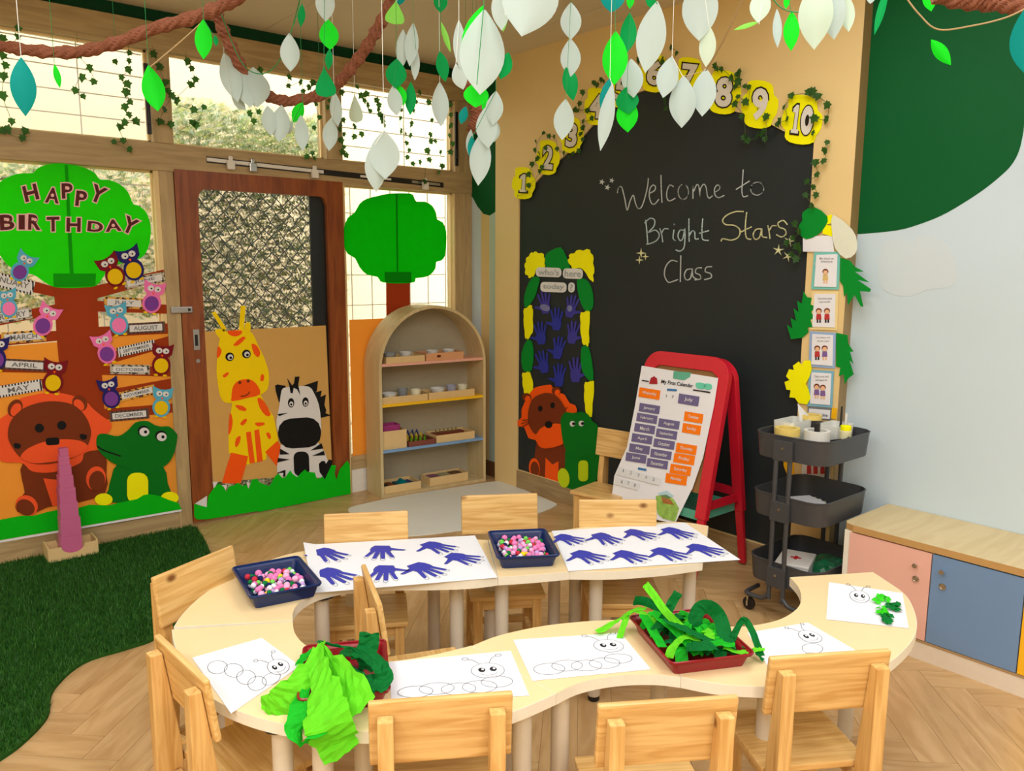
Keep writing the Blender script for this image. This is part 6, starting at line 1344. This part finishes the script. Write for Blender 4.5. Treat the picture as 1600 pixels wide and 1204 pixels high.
for lab, pts in [('ivy strand at the far left of the upper left window', [(28, 45), (27, 58), (3, 62), (14, 73), (3, 88), (8, 103), (6, 120), (4, 150), (3, 205), (12, 203), (18, 190), (37, 205), (35, 216)]),
    ('short ivy strand in the middle of the upper left window', [(123, 88), (140, 107), (126, 122), (146, 128), (117, 142), (130, 151)]),
    ('long ivy strand at the right of the upper left window', [(202, 83), (180, 97), (201, 96), (200, 110), (189, 122), (199, 132), (197, 145), (203, 160), (195, 168), (201, 180), (193, 192), (186, 199), (212, 191), (178, 222), (192, 220), (202, 234)]),
    ('ivy strand in front of the post between the upper windows', [(240, 85), (248, 105), (258, 130), (262, 143), (268, 150), (256, 172), (250, 191), (266, 195)]),
    ('ivy strand at the left of the middle upper window', [(292, 97), (299, 108), (305, 125), (297, 133), (274, 158), (302, 172), (318, 168), (300, 193), (305, 196)]),
    ('ivy strand in the centre of the middle upper window', [(405, 110), (408, 118), (404, 128), (395, 160), (404, 175), (390, 178), (396, 190)]),
    ('ivy strand at the right of the middle upper window', [(452, 121), (469, 129), (450, 135), (474, 143), (488, 130), (482, 137), (493, 151), (493, 163), (498, 184), (490, 200), (478, 228), (487, 240), (490, 248), (478, 245)]),
    ('dense ivy strand along the post left of the upper right window', [(533, 145), (514, 158), (511, 168), (532, 195), (530, 203), (536, 210), (532, 220), (537, 230), (534, 238), (540, 243), (536, 188)]),
    ('steep leafy ivy strand at the left of the upper right window', [(558, 136), (563, 150), (568, 158), (573, 165), (577, 174), (571, 147)]),
    ('thick ivy strand left of centre in the upper right window', [(587, 158), (591, 165), (590, 172), (594, 180), (597, 190), (600, 196), (597, 184)]),
    ('loose ivy leaves left in the upper right window', [(553, 198), (565, 210), (552, 214)]),
    ('long loose ivy strand in the middle of the upper right window', [(655, 145), (650, 160), (646, 172), (625, 172), (624, 185), (642, 194), (625, 205), (640, 212), (633, 210), (634, 224), (638, 235), (636, 246), (645, 256), (654, 254)]),
    ('ivy strand at the right of the upper right window', [(670, 160), (675, 188), (672, 211), (680, 221), (673, 221), (668, 236), (688, 238), (670, 250), (690, 260), (685, 270), (663, 284)]),
    ('ivy strand along the right frame of the upper right window', [(702, 164), (703, 180), (702, 196), (702, 212), (706, 225), (704, 238)])]:
    ivy(lab, pts, WIN, .045, .042, 'ivy strands on the window wall')
for lab, pts in [('ivy along the arch around the numbers one to three', [(827, 273), (832, 257), (840, 248), (843, 240), (838, 235), (855, 232), (840, 222), (850, 208), (859, 213), (868, 215), (872, 233), (882, 240), (888, 246), (897, 240), (905, 236), (828, 290), (845, 268), (848, 262), (810, 306), (822, 300)]),
    ('ivy along the arch around the numbers three to five', [(912, 145), (906, 162), (900, 172), (905, 172), (918, 173), (925, 185), (913, 190), (912, 200), (909, 210), (912, 218), (930, 130), (940, 125), (935, 134), (946, 128)]),
    ('ivy along the arch around the numbers five to seven', [(1003, 85), (998, 95), (1050, 75), (1058, 84), (1035, 92), (1040, 103), (1036, 98), (1040, 160), (1042, 170), (1038, 152)]),
    ('ivy along the arch around the numbers eight and nine', [(1118, 103), (1122, 108), (1130, 109), (1152, 117), (1156, 114), (1145, 122), (1155, 128), (1150, 136), (1165, 135), (1172, 137), (1155, 152), (1150, 163), (1167, 160), (1162, 183), (1197, 183), (1165, 215), (1170, 220), (1186, 212), (1195, 205), (1197, 218), (1192, 210)]),
    ('ivy cluster around the number ten sign', [(1217, 195), (1222, 190), (1230, 186), (1228, 167), (1237, 150), (1266, 145), (1275, 150), (1280, 152), (1271, 144), (1294, 165), (1291, 187), (1273, 186), (1271, 208)]),
    ('ivy strand hanging down beside the right edge of the board', [(1293, 223), (1291, 236), (1288, 252), (1275, 255), (1277, 273), (1273, 293), (1275, 305), (1271, 322), (1262, 284), (1260, 305)]),
    ('ivy clump beside the green leaf at the board right edge', [(1243, 350), (1248, 362), (1240, 372), (1246, 385), (1252, 392), (1238, 398), (1244, 405), (1232, 380)])]:
    ivy(lab, pts, PAN, .022, .036, 'ivy strands along the board')

# ------------------------------------------------------------------ twisted paper branches under the ceiling
BRP = plain('twisted_brown_paper', (138, 86, 64), .7, 0, .3, 60, .5)
def branch(label, pts, r, loops=3):
    p3 = [D(x, y, d) for x, y, d in pts]; p3 = [Vector(p) for p in smooth_open([tuple(p) for p in p3], 14)]
    n = len(p3); rr = [r*(1+.12*math.sin(i*.7)+rnd.uniform(-.06, .06)) for i in range(n)]
    t = thing('paper_branch', label, 'branch', tuple(p3[n//2]), 0, 'twisted brown paper branches')
    obj('twisted_paper', MB().tube(p3, rr, 36, prof=lambda a, i: .80+.34*abs(math.sin(2.5*a+i*.75))**.7+.03*math.sin(9*a+i*2.1)), BRP, t, world=True)
    for k in (0, n//2, n-1):
        q = p3[k]
        if q.z < ZC-.05: obj('hanging_thread', MB().tube([q, Vector((q.x, q.y, ZC))], .0008, 4), plain('thread_green', (30, 110, 60), .7), t, world=True)
    return t
branch('long twisted brown branch crossing the upper left corner', [(-60, 66, 2.9), (0, 72, 2.85), (60, 80, 2.8), (120, 81, 2.8), (180, 68, 2.75), (240, 45, 2.7), (300, 28, 2.65), (350, 8, 2.6), (410, -28, 2.5)], .019)
branch('twisted brown branch looping down in front of the middle upper window', [(338, 20, 2.75), (352, 55, 2.8), (372, 95, 2.85), (388, 124, 2.9), (420, 150, 2.95), (455, 158, 3.0), (500, 148, 3.0), (528, 130, 3.0), (550, 105, 2.95), (572, 75, 2.9), (590, 45, 2.85), (606, 15, 2.8), (618, -20, 2.75)], .019)
branch('short thick brown branch hanging in front of the room corner', [(728, 118, 3.0), (733, 140, 3.0), (742, 160, 3.0), (745, 180, 3.0), (741, 196, 3.0), (739, 206, 3.0)], .022)
branch('twisted brown branch at the upper right corner', [(1462, -12, 2.2), (1500, -2, 2.2), (1540, 2, 2.2), (1590, 6, 2.15), (1660, 14, 2.1)], .024)
TW = plain('jute_twine', (178, 152, 110), .9, 0, .2, 200)
def twine(label, pts, r=.0022, m=None):
    p3 = [Vector(p) for p in smooth_open([tuple(D(*p)) for p in pts], 6)]
    return tag(obj('twine', MB().tube(p3, r, 6), m or TW, world=True), label, 'twine')
twine('jute twine rising from the two-tone green leaf to the left branch', [(233, 106, 2.62), (262, 82, 2.62), (290, 58, 2.62), (316, 34, 2.62)])
twine('jute twine slanting from the number eight to the ceiling', [(1103, 110, 2.3), (1120, 82, 2.2), (1138, 48, 2.1), (1162, -5, 2.0)])
twine('jute twine sagging across the green painted wall', [(1415, -5, 2.15), (1436, 22, 2.15), (1466, 46, 2.15), (1520, 40, 2.15), (1570, 28, 2.12), (1605, 12, 2.1)])
twine('thin twine linking the leaves over the numbers six to eight', [(1066, 120, 2.3), (1085, 115, 2.3), (1103, 110, 2.3)], .001)
GC = plain('green_cord', (40, 130, 70), .6)
twine('green cord looping from the left branch to the ceiling', [(346, 22, 2.7), (360, 60, 2.72), (378, 98, 2.75), (398, 114, 2.78), (420, 112, 2.8), (438, 92, 2.8), (452, 58, 2.78), (462, 25, 2.75), (470, -8, 2.7)], .0018, GC)
twine('dark green cord with leaves in front of the pillar top', [(1205, -6, 2.4), (1218, 10, 2.4), (1236, 18, 2.4), (1262, 18, 2.4), (1285, 12, 2.4)], .0018, GC)

# ------------------------------------------------------------------ hanging paper leaves
def lpaper(n, c, tr=.35): return plain('leaf_'+n, c, .65, 0, .03, 10, 0, tr)
LM = {'w': lpaper('white', (190, 208, 204), .3), 'b': lpaper('bright', (30, 236, 40), .4), 'g': lpaper('dark', (0, 158, 78), .35), 't': lpaper('teal', (0, 146, 138), .3), 'l': lpaper('lime', (150, 240, 100), .4), 'p': lpaper('pale', (206, 226, 206), .3)}
def leafmesh(T, B, W, bend, cup_, tear=0):
    ax = (B-T); L = ax.length; ax.normalize(); vw = ((T+B)/2-CAM).normalized(); r = ax.cross(vw).normalized(); n = r.cross(ax).normalized()
    if n.dot(vw) > 0: n = -n
    vs = []; nl, nw = 12, 4
    for i in range(nl+1):
        t = i/nl; prof = max(0.0, math.sin(PI*min(1, t*1.02)))**.82 if not tear else (t**1.2*math.sqrt(max(0, 1-t*t))*1.9)
        prof = min(prof, 1.0)
        if i == 0: prof = .05
        for j in range(nw+1):
            f = j/nw*2-1; vs.append(T+ax*(L*t)+r*(W/2*prof*f)+n*(bend*L*math.sin(PI*t)-cup_*W*prof*f*f))
    fs = [(i*(nw+1)+j, i*(nw+1)+j+1, (i+1)*(nw+1)+j+1, (i+1)*(nw+1)+j) for i in range(nl) for j in range(nw)]
    return MB().add(vs, fs)
def strand(label, d, leaves, cord=None, cat='paper leaf', up=True):
    """leaves: (x0, y0, x1, y1, width px, colour[, tear]) in pixels at depth d"""
    x0, y0 = leaves[0][0], leaves[0][1]
    t = thing('leaf_strand', label, 'hanging leaves' if len(leaves) > 1 else 'hanging leaf', tuple(D(x0, y0, d)), 0, 'hanging paper leaves')
    for i, lf_ in enumerate(leaves):
        xa, ya, xb, yb_, w_, c = lf_[:6]; tear = len(lf_) > 6; dd = d+i*.012
        T, B = D(xa, ya, dd), D(xb, yb_, dd+.01)
        o = obj('leaf', leafmesh(T, B, w_*dd/FPX, rnd.uniform(-.06, .06), rnd.uniform(.08, .22), tear), LM[c], t, world=True, smooth=True, recalc=False)
    m = GC if any(k[5] in 'gb' for k in leaves) else plain('white_thread', (214, 220, 210), .7)
    top_ = min(leaves, key=lambda k: k[1]); low = max(leaves, key=lambda k: k[1]); a = D(top_[0], top_[1], d-.004)
    mb = MB()
    if up and a.z < ZC: mb.tube([a, Vector((a.x, a.y, ZC))], .0009, 4)
    if len(leaves) > 1 and (D(low[0], low[1]+3, d-.006)-a).length > .01: mb.tube([a, D(low[0], low[1]+4, d-.006)], .0009, 4)
    if mb.v: obj('thread', mb, m, t, world=True)
    return t
for a in [('big teal leaf hanging under the left branch', 2.0, [(33, 90, 40, 182, 36, 't')]),
    ('narrow lime leaf seen edge-on under the left branch', 2.7, [(85, 100, 94, 138, 10, 'b')]),
    ('two-tone green and teal leaf pair before the window post', 2.6, [(232, 102, 247, 174, 34, 'b'), (236, 108, 248, 172, 20, 't')]),
    ('bright green leaf below the crossing of the left branches', 2.5, [(318, 30, 318, 93, 26, 'b'), (336, 55, 338, 72, 8, 'g')]),
    ('white leaf group left of the looped branch', 2.85, [(350, 83, 372, 160, 32, 'w'), (378, 108, 392, 168, 34, 'w'), (395, 105, 402, 168, 46, 'w'), (362, 150, 384, 172, 14, 'w')]),
    ('white leaf group under the looped branch with one green leaf', 2.9, [(418, 165, 424, 212, 24, 'w'), (440, 164, 436, 222, 30, 'w'), (470, 180, 473, 236, 22, 'w'), (473, 160, 458, 191, 18, 'b'), (456, 190, 446, 210, 14, 'w')]),
    ('white oval leaf over the green band of the window wall', 2.6, [(452, 52, 454, 112, 30, 'w'), (472, 6, 470, 42, 12, 'g')]),
    ('column of white and green leaves left of the ceiling branch', 2.6, [(507, -24, 509, 34, 30, 'w'), (512, 30, 516, 78, 30, 'b'), (515, 76, 513, 110, 12, 'g'), (506, 104, 510, 152, 36, 'g', 1)]),
    ('two small white leaves before the post of the upper windows', 2.9, [(522, 143, 528, 198, 19, 'w'), (518, 184, 514, 236, 24, 'w')]),
    ('pale teardrop leaf in front of the upper right window', 3.1, [(554, 146, 557, 192, 24, 'p', 1)]),
    ('pale green teardrop leaf beside the ceiling end of the branch', 2.7, [(619, 0, 616, 38, 34, 'l', 1), (626, -14, 624, 8, 16, 't')]),
    ('column of dark green, lime and white leaves in the middle', 2.7, [(620, 92, 618, 138, 33, 'g'), (614, 134, 620, 181, 24, 'w'), (622, 132, 631, 165, 18, 'b'), (642, 128, 641, 180, 18, 'g')]),
    ('rounded white leaves with a small dark leaf before the band', 2.7, [(646, 36, 640, 104, 22, 'w'), (630, 46, 627, 108, 20, 'w'), (650, 74, 648, 126, 14, 'w'), (644, 70, 642, 94, 9, 'g')]),
    ('green leaf column with a curled lime leaf', 2.7, [(689, -16, 688, 20, 22, 'g'), (689, 34, 704, 82, 9, 'l'), (687, 80, 696, 128, 20, 'g')]),
    ('white leaf with punched tag before the upper right window', 2.75, [(687, 128, 689, 198, 27, 'w')]),
    ('pair of large white leaves low before the upper right window', 2.1, [(600, 204, 602, 280, 48, 'w'), (586, 222, 588, 300, 34, 'w')]),
    ('very large white leaf close to the camera left of the board', 1.35, [(757, 15, 750, 148, 72, 'w'), (756, 8, 720, 82, 22, 'b'), (795, 82, 782, 124, 24, 'g'), (745, 128, 743, 168, 40, 'b')]),
    ('narrow white leaves left of the very large leaf', 1.9, [(717, 31, 719, 108, 20, 'w'), (712, 100, 724, 140, 24, 'w')]),
    ('white leaf above right of the very large leaf', 1.6, [(781, -22, 784, 48, 30, 'w'), (790, 20, 786, 50, 8, 'l')]),
    ('cascade of white leaves before the dark green corner paint', 2.5, [(775, 142, 770, 196, 28, 'w'), (758, 168, 763, 232, 34, 'w'), (754, 205, 747, 290, 34, 'w'), (737, 212, 738, 252, 14, 't'), (773, 186, 772, 222, 18, 'w'), (728, 166, 720, 194, 14, 't'), (756, 148, 764, 188, 14, 'b'), (736, 202, 732, 242, 12, 'w')]),
    ('huge white leaf cut off by the top edge left of the board', 1.3, [(845, -80, 815, 57, 92, 'w')]),
    ('chain of two white, one green and one white leaf', 2.4, [(892, 4, 892, 62, 33, 'w'), (891, 60, 892, 120, 32, 'w'), (886, 100, 896, 158, 24, 'g'), (884, 155, 878, 219, 32, 'w')]),
    ('teal leaf above a large bright green leaf', 2.3, [(960, -30, 955, 20, 38, 't'), (962, 49, 960, 133, 40, 'b')]),
    ('dark green, white and bright green leaf column over the board', 2.4, [(984, 20, 980, 82, 26, 'g'), (986, 92, 990, 153, 34, 'w'), (978, 136, 982, 178, 36, 'g'), (979, 150, 981, 207, 34, 'b'), (986, -12, 984, 14, 12, 'b')]),
    ('long narrow white leaf backed with teal over the board', 2.0, [(957, 130, 938, 236, 24, 'w'), (953, 122, 940, 176, 18, 't')]),
    ('large white leaf in front of the number six', 1.7, [(1027, 2, 1008, 114, 46, 'w'), (1016, -14, 1018, 14, 16, 'g')]),
    ('white leaf trio in front of the number seven', 2.3, [(1050, 88, 1036, 153, 34, 'w'), (1068, 118, 1065, 200, 42, 'w'), (1103, 107, 1097, 182, 38, 'w')]),
    ('big white leaf at the top edge above the number seven', 1.7, [(1096, -44, 1092, 64, 56, 'w'), (1108, 40, 1103, 105, 26, 'p')]),
    ('curled pale leaf at the top edge beside the slanting twine', 2.2, [(1192, -20, 1184, 36, 32, 'p'), (1186, 34, 1146, 47, 7, 'l')]),
    ('thin white and bright green leaves on the dark cord', 2.4, [(1214, 14, 1215, 75, 14, 'w'), (1237, 18, 1236, 80, 24, 'b'), (1231, -12, 1228, 14, 10, 'b')]),
    ('cluster of large white leaves at the top of the pillar', 1.9, [(1277, -34, 1272, 78, 52, 'p'), (1300, -26, 1303, 62, 38, 'w'), (1322, -10, 1326, 50, 22, 'p')]),
    ('narrow white and green leaf at the left of the green wall', 2.2, [(1388, -24, 1366, 55, 12, 'g'), (1362, -10, 1360, 6, 12, 'w')]),
    ('green leaf tip at the top edge over the green wall', 2.3, [(1450, -22, 1455, 18, 20, 'b')]),
    ('curled bright green leaf hanging from the sagging twine', 2.15, [(1455, 62, 1486, 102, 19, 'b')]),
    ('teal leaf cut off by the right edge of the photo', 1.5, [(1606, 8, 1602, 116, 46, 't')])]:
    strand(a[0], a[1], a[2], up=('sagging' not in a[0]))
